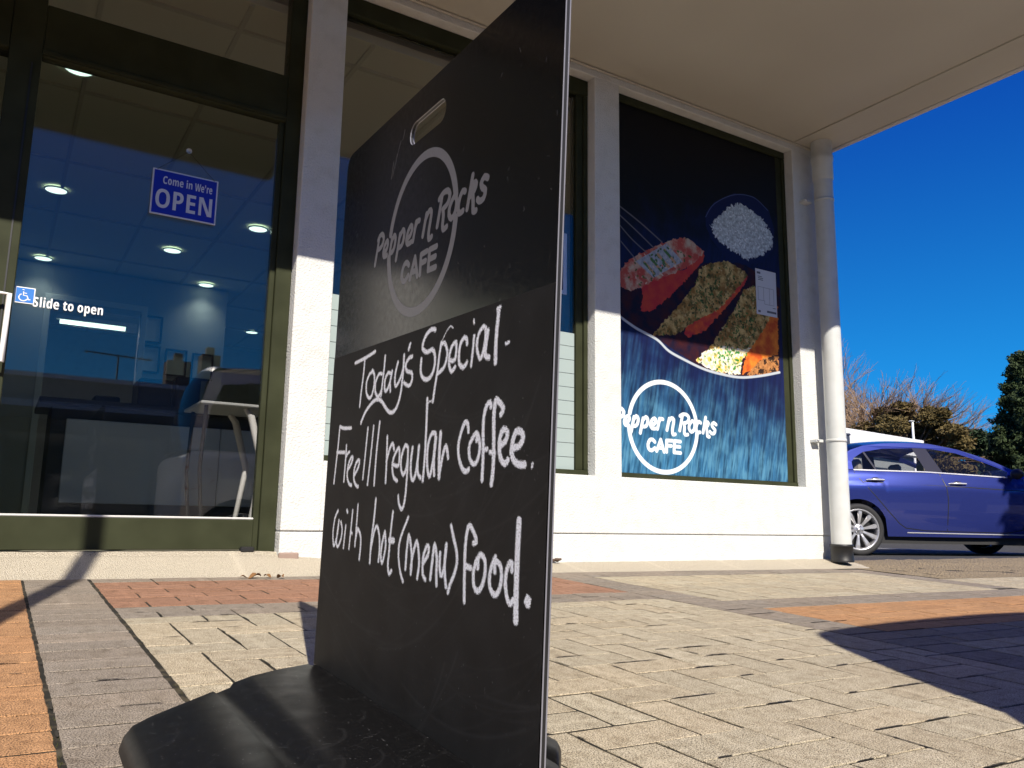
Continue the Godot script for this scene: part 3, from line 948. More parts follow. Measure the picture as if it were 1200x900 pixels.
# ------------------------------------------------------------------ shop interior behind the glass
func build_interior() -> void:
	const YC := 2.8
	structure(boxpart("shop_floor", Vector3(WEST + 0.222, -0.1, -9.2), Vector3(4.858, 0.05, -0.301), M.vinyl, self))
	structure(boxpart("shop_lining", Vector3(WEST + 0.222, 0.051, -9.199), Vector3(WEST + 0.27, YC, -0.24), M.room, self))
	var cl := structure(boxpart("shop_ceiling", Vector3(WEST + 0.222, YC + 0.012, -9.199), Vector3(4.858, YC + 0.06, -0.222), M.ceiling, self)) as MeshInstance3D
	var bar := mat(0.58, 0.57, 0.44, 0.8)
	for i in 12:
		boxpart("ceiling_bar", Vector3(-3.1 + i * 0.66, YC - 0.004, -9.1) - cl.position, Vector3(-3.076 + i * 0.66, YC + 0.0115, -0.23) - cl.position, bar, cl)
	for i in 8:
		boxpart("ceiling_bar", Vector3(-3.1, YC - 0.0035, -8.9 + i * 1.2) - cl.position, Vector3(4.8, YC + 0.0115, -8.876 + i * 1.2) - cl.position, bar, cl)
	# partition at the back with an open doorway to a lit room
	structure(boxpart("shop_partition", Vector3(WEST + 0.28, 0.051, -5.92), Vector3(0.30, YC - 0.005, -5.80), M.room, self))
	structure(boxpart("shop_partition_side", Vector3(1.16, 0.051, -5.92), Vector3(2.05, YC - 0.005, -5.80), M.room, self))
	structure(boxpart("shop_partition_head", Vector3(0.301, 2.36, -5.92), Vector3(1.159, YC - 0.005, -5.80), M.room, self))
	var arch := thing("inner_doorway", "pale door surround in the back wall of the shop", "doorway", Vector3(0, 0.051, -5.79))
	boxpart("architrave", Vector3(0.24, 0, 0), Vector3(0.30, 2.37, 0.02), M.white, arch, 0.003)
	boxpart("architrave", Vector3(1.16, 0, 0), Vector3(1.22, 2.37, 0.02), M.white, arch, 0.003)
	boxpart("architrave", Vector3(0.24, 2.3705, 0), Vector3(1.22, 2.43, 0.02), M.white, arch, 0.003)
	# recessed ceiling lamps
	var glow := mat(0.9, 0.9, 0.86, 0.6)
	glow.emission_enabled = true
	glow.emission = Color(0.86, 1.0, 0.93)
	glow.emission_energy_multiplier = 1.6
	var where := [[0.17, -1.39, "recessed ceiling lamp just behind the top rail of the glass door"], [0.175, -3.53, "recessed ceiling lamp at the left of the shop, above the wheelchair sticker"], [0.18, -5.62, "farther recessed ceiling lamp at the left of the shop, nearest the wheelchair sticker"], [1.24, -4.60, "recessed ceiling lamp below and beside the blue open sign"], [1.78, -3.51, "recessed ceiling lamp at the right edge of the door glass"], [1.78, -5.66, "recessed ceiling lamp above the framed certificates"], [2.83, -7.74, "lowest recessed ceiling lamp, at the right above the counter"]]
	for w in where:
		var l := thing("ceiling_lamp", w[2], "ceiling lamp", Vector3(w[0], YC - 0.004, w[1]), "recessed lamps in the shop ceiling")
		var st := start()
		lathe(st, [[0.088, 0.004], [0.088, -0.003], [0.080, -0.006], [0.077, 0.0]], 28, 1)
		put("rim", smooth(st), M.white, l)
		st = start()
		lathe(st, [[0.0775, -0.003], [0.05, -0.005], [0.0, -0.006]], 28, 1)
		put("diffuser", smooth(st), glow, l)
		var s := SpotLight3D.new()
		s.name = "lamp_light"
		l.add_child(s)
		s.position = Vector3(0, -0.02, 0)
		s.rotation.x = -PI / 2
		s.spot_angle = 60
		s.spot_range = 8
		s.spot_attenuation = 2
		s.light_size = 0.08
		s.light_energy = 0.16
		s.light_color = Color(0.9, 1.0, 0.95)
		s.shadow_enabled = true
	# fluorescent tube in the room behind the doorway
	var f := thing("fluorescent_lamp", "long fluorescent tube lamp seen through the doorway at the back", "lamp", Vector3(0.78, 2.33, -6.4))
	var ft := start()
	tube(ft, [Vector3(-0.36, 0, 0), Vector3(0.30, 0, 0)], [0.022, 0.022], 12)
	var fm := glow.duplicate()
	fm.emission_energy_multiplier = 1.9
	put("tube", smooth(ft), fm, f)
	boxpart("batten", Vector3(-0.40, 0.026, -0.03), Vector3(0.42, 0.075, 0.03), M.white, f, 0.004)
	boxpart("end_cap", Vector3(0.3005, -0.026, -0.026), Vector3(0.42, 0.0255, 0.026), M.white, f, 0.006)
	var al := AreaLight3D.new()
	al.name = "tube_light"
	f.add_child(al)
	al.position = Vector3(0, -0.03, 0)
	al.rotation.x = -PI / 2
	al.area_size = Vector2(0.66, 0.04)
	al.light_energy = 0.25
	al.area_range = 6
	al.shadow_enabled = true
	# framed certificates
	var certs := [[1.27, 2.24, "upper of the four framed certificates on the back wall"], [1.27, 1.91, "leftmost of the three framed certificates in the lower row"], [1.55, 1.90, "middle one of the three framed certificates in the lower row"], [1.83, 1.885, "rightmost of the three framed certificates in the lower row"]]
	for c in certs:
		var fr := thing("picture_frame", c[2], "picture frame", Vector3(c[0], c[1], -5.795), "framed certificates on the back wall")
		for e in [[-0.115, -0.15, -0.097, 0.15], [0.097, -0.15, 0.115, 0.15], [-0.0965, -0.15, 0.0965, -0.132], [-0.0965, 0.132, 0.0965, 0.15]]:
			boxpart("frame_bar", Vector3(e[0], e[1], 0), Vector3(e[2], e[3], 0.02), M.frame, fr, 0.003)
		boxpart("certificate", Vector3(-0.0965, -0.1315, 0.002), Vector3(0.0965, 0.1315, 0.006), mat(0.75, 0.75, 0.72, 0.6), fr)
	# counter
	var k := thing("shop_counter", "dark-topped service counter with pale front panels inside the shop", "counter", Vector3(0, 0.051, -2.2))
	var panel := mat(0.62, 0.72, 0.80, 0.6)
	boxpart("front_panel", Vector3(0.345, 0.24, -0.03), Vector3(1.30, 0.775, 0.0), panel, k, 0.004)
	boxpart("front_panel", Vector3(1.306, 0.24, -0.03), Vector3(2.3, 0.775, 0.0), panel, k, 0.004)
	boxpart("carcass", Vector3(0.26, 0.0, -0.62), Vector3(2.31, 0.86, -0.031), mat(0.035, 0.05, 0.06, 0.6), k)
	boxpart("worktop", Vector3(0.18, 0.861, -0.68), Vector3(2.36, 0.90, 0.04), M.black, k, 0.005)
	# things on the counter, dark against the back of the shop
	var things := [["document_tray", "dark document tray at the left end of the counter", "tray", 0.50, 0.66, 0.06, 0.22], ["cash_register", "dark till standing in the middle of the counter", "till", 0.76, 0.98, 0.20, 0.30], ["card_terminal_stand", "tall dark box on the counter beside the till", "box", 1.0, 1.17, 0.24, 0.25]]
	for t in things:
		var o := thing(t[0], t[1], t[2], Vector3((t[3] + t[4]) / 2, 0.951, -2.45))
		var hw: float = (t[4] - t[3]) / 2
		boxpart("casing", Vector3(-hw, 0, -t[6] / 2), Vector3(hw, t[5], t[6] / 2), M.black, o, 0.012)
		boxpart("display", Vector3(-hw * 0.8, t[5] * 0.35, t[6] / 2 + 0.0005), Vector3(hw * 0.8, t[5] * 0.85, t[6] / 2 + 0.004), M.carpet, o)
	# white table with bent legs close to the glass
	var tb := thing("side_table", "small table with bent white legs just inside the glass door", "table", Vector3(1.0, 0.051, -0.86))
	boxpart("table_top", Vector3(-0.14, 0.742, -0.28), Vector3(0.26, 0.758, 0.18), mat(0.5, 0.52, 0.52, 0.4), tb, 0.004)
	for z in [0.12, -0.22]:
		var ls := start()
		tube(ls, [Vector3(0.10, 0.7415, z), Vector3(0.135, 0.70, z), Vector3(0.21, 0.44, z), Vector3(0.205, 0.40, z), Vector3(0.145, 0.0, z)], [0.014, 0.02, 0.019, 0.016, 0.013], 8)
		put("leg", smooth(ls), M.white, tb)
		ls = start()
		tube(ls, [Vector3(-0.1, 0.7415, z), Vector3(-0.11, 0.4, z), Vector3(-0.07, 0.0, z)], [0.010, 0.010, 0.010], 8)
		put("leg", smooth(ls), M.carpet, tb)

# ------------------------------------------------------------------ pavement sign
func build_pavement_sign() -> void:
	var zp := Vector3(sin(-0.02), -SLOPE, cos(-0.02)).normalized()
	var yp := (Vector3.UP - zp * zp.y).normalized()
	var xp := yp.cross(zp)
	var s := thing("pavement_sign", "tall black pavement sign with white chalk writing and a curved black base", "sign", Vector3(0.572, ground_y(0.572, 2.13), 2.13))
	s.basis = Basis(xp, yp, zp)
	const U0 := -0.016
	const U1 := 0.804
	const V0 := 0.020
	const VS := 0.653
	const V1 := 1.086
	var front := -0.004
	# ---- board outline with a rounded top and a carrying slot, cut right through
	var outline := PackedVector2Array()
	var rr := 0.028
	outline.append(Vector2(U0, V0))
	outline.append(Vector2(U1, V0))
	for k in 7:
		var a := k / 6.0 * PI / 2
		outline.append(Vector2(U1 - rr + rr * cos(a), V1 - rr + rr * sin(a)))
	for k in 7:
		var a := PI / 2 + k / 6.0 * PI / 2
		outline.append(Vector2(U0 + rr + rr * cos(a), V1 - rr + rr * sin(a)))
	var slot := PackedVector2Array()
	var sc := Vector2(0.390, 1.012)
	for k in 9:
		var a := -PI / 2 + k / 8.0 * PI
		slot.append(sc + Vector2(0.052, 0) + Vector2(cos(a), sin(a)) * 0.0205)
	for k in 9:
		var a := PI / 2 + k / 8.0 * PI
		slot.append(sc - Vector2(0.052, 0) + Vector2(cos(a), sin(a)) * 0.0205)
	# two halves (below and above the slot's middle line) so that each is a simple polygon
	var layers := [["cover_sheet", -0.0042, -0.0022, "face"], ["core", -0.0021, 0.0021, "core"], ["back_sheet", 0.0022, 0.0042, "plain"]]
	var edge := mat(0.20, 0.20, 0.23, 0.3)
	var black_gloss := mat(0.010, 0.010, 0.013, 0.16)
	black_gloss.metallic_specular = 0.6
	var face_mat := paint_sign_face(U0, U1, VS, V1)
	for l in layers:
		var st := start()
		var edge_st := start()
		for part in halves(outline, slot, sc.y):
			var idx := Geometry2D.triangulate_polygon(part)
			for k in range(0, idx.size(), 3):
				for x in [l[1], l[2]]:
					for j in 3:
						var q: Vector2 = part[idx[k + j]]
						st.set_uv(Vector2((q.x - U0) / (U1 - U0), 1.0 - (q.y - VS) / (V1 - VS)))
						st.add_vertex(Vector3(x, q.y, q.x))
		for loop in [outline, slot]:
			for k in loop.size():
				var a: Vector2 = loop[k]
				var b: Vector2 = loop[(k + 1) % loop.size()]
				quad(edge_st, Vector3(l[1], a.y, a.x), Vector3(l[2], a.y, a.x), Vector3(l[2], b.y, b.x), Vector3(l[1], b.y, b.x))
		var mm: Material = face_mat if l[3] == "face" else black_gloss
		var o := put(l[0], flat(st), mm, s)
		put("edge", flat(edge_st), M.black if l[3] == "core" else edge, o)
	# ---- chalk panel below the split, with the handwriting
	var cm := paint_chalk(U0, U1, 0.046, VS)
	var cst := start()
	var xq := front - 0.0012
	for q in [[U0 + 0.001, 0.046], [U0 + 0.001, VS], [U1 - 0.001, VS], [U0 + 0.001, 0.046], [U1 - 0.001, VS], [U1 - 0.001, 0.046]]:
		cst.set_uv(Vector2((q[0] - U0) / (U1 - U0), 1.0 - (q[1] - 0.046) / (VS - 0.046)))
		cst.add_vertex(Vector3(xq, q[1], q[0]))
	var cp := put("chalk_panel", flat(cst), cm, s)
	tag(cp, "matt chalkboard panel reading Today's Special Free regular coffee with hot (menu) food")
	var rim := start()
	box(rim, Vector3(xq + 0.0002, VS - 0.001, U0 + 0.001), Vector3(front, VS, U1 - 0.001))
	put("panel_edge", flat(rim), M.black, cp)
	# ---- moulded base: widest at the board, tapering and dropping to both ends
	var bm := mat(1.0, 1.0, 1.0, 0.48)
	bm.metallic_specular = 0.25
	var sc_ := floats(512 * 512)
	var sr := RandomNumberGenerator.new()
	sr.seed = 17
	for i in 260:
		var a := Vector2(sr.randf() * 512, sr.randf() * 512)
		sc_ = stroke(sc_, 512, 512, PackedVector2Array([a, a + Vector2(sr.randfn(0, 9), sr.randfn(0, 9))]), sr.randf_range(0.2, 0.8), 0.6, sr.randf_range(0.04, 0.5) * sr.randf())
	for i in 500:
		var a := Vector2(sr.randf() * 512, sr.randf() * 512)
		sc_ = stroke(sc_, 512, 512, PackedVector2Array([a, a + Vector2(0.6, 0.4)]), sr.randf_range(0.3, 1.1), 0.5, sr.randf_range(0.05, 0.6))
	for i in 26:
		var c := Vector2(sr.randf() * 512, sr.randf() * 512)
		var arc := PackedVector2Array()
		for k in 14:
			arc.append(c + Vector2(cos(k * 0.11), sin(k * 0.11)) * sr.randf_range(89, 90))
		sc_ = stroke(sc_, 512, 512, arc, sr.randf_range(0.8, 4.0), 2.0, sr.randf_range(0.02, 0.07))
	var sb8 := PackedByteArray()
	sb8.resize(512 * 512 * 3)
	for k in 512 * 512:
		var v := int(lerpf(19.0, 190.0, sc_[k]))
		sb8[k * 3] = v; sb8[k * 3 + 1] = v; sb8[k * 3 + 2] = v + 1
	bm.albedo_texture = image_of(sb8, 512, 512)
	bm.roughness_texture = ntex(42, 0.02, [[0.0, grey(0.75)], [1.0, grey(1.0)]], 256, 5)
	tri(bm, 2.4, false)
	var cu := (U0 + U1) / 2
	# distance from the board, half length, height of the top
	var prof := [[0.0, 0.405, 0.047], [0.012, 0.405, 0.047], [0.016, 0.404, 0.050], [0.08, 0.375, 0.0505], [0.14, 0.338, 0.0505], [0.178, 0.305, 0.0490], [0.184, 0.300, 0.0425], [0.212, 0.275, 0.0410], [0.219, 0.268, 0.0462], [0.28, 0.222, 0.0405], [0.325, 0.190, 0.0355], [0.352, 0.166, 0.031], [0.365, 0.148, 0.022], [0.371, 0.132, 0.010], [0.372, 0.128, 0.002]]
	for side in [-1.0, 1.0]:
		var st := start()
		var ring := func(i: int) -> Array:
			var p: Array = prof[i]
			var d: float = side * (p[0] * (1.0 if side < 0 else 0.53) + 0.0055)
			var L: float = p[1]
			var h: float = p[2]
			var out := [Vector3(d, 0.001, cu - L)]
			var edge_r := minf(0.014, h * 0.6)
			for k in 5:
				var a := k / 4.0 * PI / 2
				out.append(Vector3(d, h - edge_r + edge_r * sin(a), cu - L + edge_r * (1.0 - cos(a))))
			for k in range(1, 16):
				var t := k / 16.0
				out.append(Vector3(d, h + 0.002 * sin(t * PI), lerpf(cu - L + edge_r, cu + L - edge_r, t)))
			for k in 5:
				var a := (4 - k) / 4.0 * PI / 2
				out.append(Vector3(d, h - edge_r + edge_r * sin(a), cu + L - edge_r * (1.0 - cos(a))))
			out.append(Vector3(d, 0.001, cu + L))
			return out
		for i in prof.size() - 1:
			var a: Array = ring.call(i)
			var b: Array = ring.call(i + 1)
			for k in a.size() - 1:
				quad(st, a[k], a[k + 1], b[k + 1], b[k])
		put("base", smooth(st), bm, s)

func halves(outline: PackedVector2Array, slot: PackedVector2Array, y: float) -> Array:
	# splits a plate with one slot along the line y into two polygons without holes
	var res := []
	for sgn in [-1.0, 1.0]:
		var far: float = y + sgn * 10.0
		var cut := PackedVector2Array([Vector2(-10, minf(y, far)), Vector2(10, minf(y, far)), Vector2(10, maxf(y, far)), Vector2(-10, maxf(y, far))])
		for p in Geometry2D.intersect_polygons(outline, cut):
			for q in Geometry2D.clip_polygons(p, slot):
				res.append(q)
	return res

func paint_sign_face(u0: float, u1: float, v0: float, v1: float) -> StandardMaterial3D:
	var w := 1024
	var h := int(1024 * (v1 - v0) / (u1 - u0))
	var px := w / (u1 - u0)
	var print_ := logo_strokes(floats(w * h), w, h, Vector2(0.400 * px, (v1 - 0.821) * px), 0.1335 * px, 1.08, 1.22)
	# scuffs and chalk dust
	var dust := floats(w * h)
	var r := RandomNumberGenerator.new()
	r.seed = 77
	for i in 420:
		var a := Vector2(r.randf() * w, r.randf() * h)
		dust = stroke(dust, w, h, PackedVector2Array([a, a + Vector2(r.randfn(0, 2.5), r.randfn(1, 4))]), r.randf_range(0.4, 1.1), 0.6, r.randf_range(0.05, 0.5))
	for s in [[0.255, 0.975, 0.262, 1.0], [0.262, 0.995, 0.275, 1.02], [0.285, 1.018, 0.292, 1.035], [0.24, 0.96, 0.246, 0.99], [0.246, 0.962, 0.254, 0.985]]:
		dust = stroke(dust, w, h, PackedVector2Array([Vector2((s[0] - u0) * px, (v1 - s[1]) * px), Vector2((s[2] - u0) * px, (v1 - s[3]) * px)]), 2.6, 2.2, 0.5)
	var n := noise(55, 0.05, 4).get_image(w, h)
	var out := PackedByteArray()
	out.resize(w * h * 3)
	var rough := PackedByteArray()
	rough.resize(w * h * 3)
	for k in w * h:
		var d := dust[k] * 0.7
		var base := 13.0
		var v := lerpf(base, 108.0, print_[k])
		v = lerpf(v, 165.0, d)
		out[k * 3] = int(v); out[k * 3 + 1] = int(v); out[k * 3 + 2] = int(v * 1.03)
		var g := n.get_pixel(k % w, k / w).r
		var ro := lerpf(0.13, 0.21, g) + 0.16 * print_[k] + 0.4 * d
		var b8 := int(clampf(ro, 0, 1) * 255)
		rough[k * 3] = b8; rough[k * 3 + 1] = b8; rough[k * 3 + 2] = b8
	var m := StandardMaterial3D.new()
	m.albedo_texture = image_of(out, w, h)
	m.roughness = 1.0
	m.roughness_texture = image_of(rough, w, h)
	m.metallic_specular = 0.5
	return m

func paint_chalk(u0: float, u1: float, v0: float, v1: float) -> StandardMaterial3D:
	var w := 1280
	var h := int(w * (v1 - v0) / (u1 - u0))
	var px := w / (u1 - u0)
	var ink := floats(w * h)
	for s in CHALK:
		var pts := PackedVector2Array()
		for p in spline(s.slice(1), 6.0):
			pts.append(Vector2(p.x / 1000.0 * px, (v1 - p.y / 1000.0) * px))
		ink = stroke(ink, w, h, pts, 0.0033 * px * (s[0] / 10.0) ** 0.8, 2.2)
	var r := RandomNumberGenerator.new()
	r.seed = 91
	var dust := floats(w * h)
	for i in 500:
		var a := Vector2(r.randf() * w, r.randf() * h)
		dust = stroke(dust, w, h, PackedVector2Array([a, a + Vector2(r.randfn(0, 2), r.randfn(0, 3))]), r.randf_range(0.3, 1.0), 0.6, r.randf_range(0.05, 0.45))
	# wiped arcs of old chalk low on the panel
	for i in 110:
		var c := Vector2(r.randf_range(0.1, 0.9) * w, r.randf_range(-0.35, 0.5) * h)
		var rad := r.randf_range(0.55, 0.85) * h
		var a0 := r.randf_range(0.25, 1.6)
		var arc := PackedVector2Array()
		for k in 26:
			var a := a0 + k * 0.03
			arc.append(c + Vector2(cos(a), sin(a)) * rad)
		dust = stroke(dust, w, h, arc, r.randf_range(0.6, 4.0), 3.0, r.randf_range(0.015, 0.07))
	var grain := noise(61, 0.28, 3).get_image(w, h)
	var cloud := noise(62, 0.006, 4).get_image(w, h)
	var out := PackedByteArray()
	out.resize(w * h * 3)
	for y in h:
		for x in w:
			var k := y * w + x
			var g := grain.get_pixel(x, y).r
			var c := cloud.get_pixel(x, y).r
			var base := 25.0 + 8.0 * (g - 0.5) + 12.0 * (c - 0.5)
			var d := dust[k]
			var v := base + d * 150.0
			var i := ink[k]
			if i > 0.01:
				var cover := clampf(i * 2.1 - 0.5 + (g - 0.47) * 4.6, 0.0, 1.0)
				v = lerpf(v, 250.0, cover)
			v = clampf(v, 0, 255)
			out[k * 3] = int(v * 0.965); out[k * 3 + 1] = int(v * 0.985); out[k * 3 + 2] = int(v)
	var m := StandardMaterial3D.new()
	m.albedo_texture = image_of(out, w, h)
	m.roughness = 0.66
	m.metallic_specular = 0.35
	return m

# ------------------------------------------------------------------ window poster, stickers, open sign
func build_signs() -> void:
	# printed food poster filling the right window
	var p := thing("window_poster", "large blue food poster of herbed salmon and rice filling the right shop window", "poster", Vector3(3.05, 0.45, -0.0855))
	var st := start()
	var q := [Vector2(0.078, 0.064), Vector2(1.582, 2.444)]
	for v in [[0, 0], [0, 1], [1, 1], [0, 0], [1, 1], [1, 0]]:
		var x: float = q[v[0]].x
		var y: float = q[v[1]].y
		st.set_uv(Vector2(x / 1.71, 1.0 - y / 2.51))
		st.add_vertex(Vector3(x, y, 0))
	put("print", flat(st), paint_poster(1.71, 2.51), p)
	boxpart("backing", Vector3(0.078, 0.064, -0.003), Vector3(1.582, 2.444, -0.0006), M.black, p)
	# small plan sheet stuck on the poster
	var plan := thing("plan_sheet", "small white sheet with a line drawing stuck on the food poster", "paper", Vector3(4.482, 1.835, -0.082))
	boxpart("paper", Vector3(-0.105, -0.165, -0.001), Vector3(0.105, 0.165, 0.0), mat(0.62, 0.64, 0.66, 0.7), plan)
	var ink := mat(0.12, 0.13, 0.15, 0.8)
	for l in [[-0.085, 0.035, 0.075, 0.037], [-0.085, -0.060, -0.083, 0.035], [0.073, -0.085, 0.075, 0.035], [-0.085, -0.062, -0.02, -0.060], [-0.02, -0.085, 0.075, -0.083], [-0.03, -0.062, -0.028, 0.035], [0.03, -0.085, 0.032, 0.035], [-0.022, -0.085, -0.02, -0.06], [-0.09, 0.13, -0.055, 0.145], [-0.08, 0.085, -0.03, 0.09], [-0.08, 0.097, -0.03, 0.102], [-0.08, 0.109, -0.04, 0.114], [0.0, -0.143, 0.095, -0.128], [0.06, -0.105, 0.09, -0.1], [-0.09, -0.15, -0.065, -0.135]]:
		boxpart("ink_line", Vector3(l[0], l[1], 0.0002), Vector3(l[2], l[3], 0.0006), ink, plan)
	# hanging open sign inside the door
	var o := thing("open_sign", "blue hanging sign with a white border reading Come in We're OPEN", "sign", Vector3(0.6035, 1.658, -0.092))
	var blue := mat(0.004, 0.018, 0.42, 0.5)
	var pale := mat(0.62, 0.66, 0.74, 0.5)
	boxpart("border", Vector3(-0.143, -0.108, -0.003), Vector3(0.143, 0.108, 0.0), pale, o, 0.001)
	boxpart("panel", Vector3(-0.136, -0.101, 0.0003), Vector3(0.136, 0.101, 0.0012), blue, o)
	letters("OPEN", 0.088, pale, o, Vector3(0.0, -0.033, 0.0022), 900, false, 0.78)
	letters("Come in", 0.036, pale, o, Vector3(-0.034, 0.058, 0.0022), 700, true, 0.66)
	letters("We're", 0.036, pale, o, Vector3(0.080, 0.055, 0.0022), 800, false, 0.56)
	st = start()
	tube(st, [Vector3(-0.125, 0.104, 0.001), Vector3(0.0, 0.215, 0.012), Vector3(0.125, 0.104, 0.001)], [0.0012, 0.0012, 0.0012], 5)
	put("string", flat(st), M.black, o)
	st = start()
	lathe(st, [[0.0, 0.0], [0.008, 0.001], [0.011, 0.008], [0.013, 0.012]], 14, 2)
	put("suction_hook", smooth(st), mat(0.6, 0.64, 0.66, 0.2), o, Vector3(0, 0.218, 0.001))
	# wheelchair sticker and lettering on the door
	var w := thing("access_sticker", "small blue wheelchair access sticker at the left edge of the door glass", "sticker", Vector3(0.024, 1.097, -0.0955))
	boxpart("border", Vector3(-0.036, -0.034, -0.001), Vector3(0.036, 0.034, 0.0), M.white, w)
	boxpart("panel", Vector3(-0.032, -0.030, 0.0003), Vector3(0.032, 0.030, 0.0008), mat(0.01, 0.16, 0.55, 0.5), w)
	var sy := start()
	var flat_tube := func(pts: Array, r: float) -> void:
		var v := []
		var rad := []
		for e in pts:
			v.append(Vector3(e[0], e[1], 0.0))
			rad.append(r)
		tube(sy, v, rad, 8)
	var arc := []
	for k in 15:
		var a := deg_to_rad(115 + k * 16.0)
		arc.append([-0.005 + 0.0155 * cos(a), -0.010 + 0.0145 * sin(a)])
	flat_tube.call(arc, 0.0023)
	flat_tube.call([[-0.006, 0.016], [-0.005, -0.001], [0.008, -0.002], [0.014, -0.018], [0.021, -0.016]], 0.0024)
	flat_tube.call([[-0.005, 0.009], [0.007, 0.008]], 0.002)
	flat_tube.call([[-0.0068, 0.0215], [-0.0064, 0.0235]], 0.0042)
	var sm := put("wheelchair_symbol", smooth(sy), M.white, w, Vector3(0, 0, 0.0009))
	sm.scale = Vector3(1, 1, 0.25)
	var sl := thing("door_lettering", "white lettering reading Slide to open on the door glass", "lettering", Vector3(0.176, 1.075, -0.0965))
	letters("Slide to open", 0.040, M.white, sl, Vector3(0.011, 0, 0), 900, false, 0.76)
	# upright sticker in the middle window
	var vs := thing("upright_sticker", "narrow blue and white upright sticker in the middle window beside the pavement sign", "sticker", Vector3(2.70, 1.735, -0.0975))
	boxpart("paper", Vector3(-0.06, -0.19, -0.001), Vector3(0.062, 0.19, 0.0), mat(0.42, 0.55, 0.80, 0.5), vs)
	boxpart("panel", Vector3(-0.045, -0.165, 0.0003), Vector3(0.035, 0.165, 0.0008), mat(0.008, 0.015, 0.10, 0.5), vs, 0.0001)
	for i in 8:
		boxpart("print_bar", Vector3(-0.01, -0.095 + i * 0.026, 0.001), Vector3(0.025, -0.081 + i * 0.026, 0.0014), M.white, vs)
	for y in [-0.14, 0.14]:
		boxpart("print_end", Vector3(-0.03, y - 0.016, 0.001), Vector3(0.025, y + 0.016, 0.0014), mat(0.65, 0.16, 0.05, 0.6), vs)

func inside(poly: PackedVector2Array, p: Vector2) -> bool:
	return Geometry2D.is_point_in_polygon(p, poly)

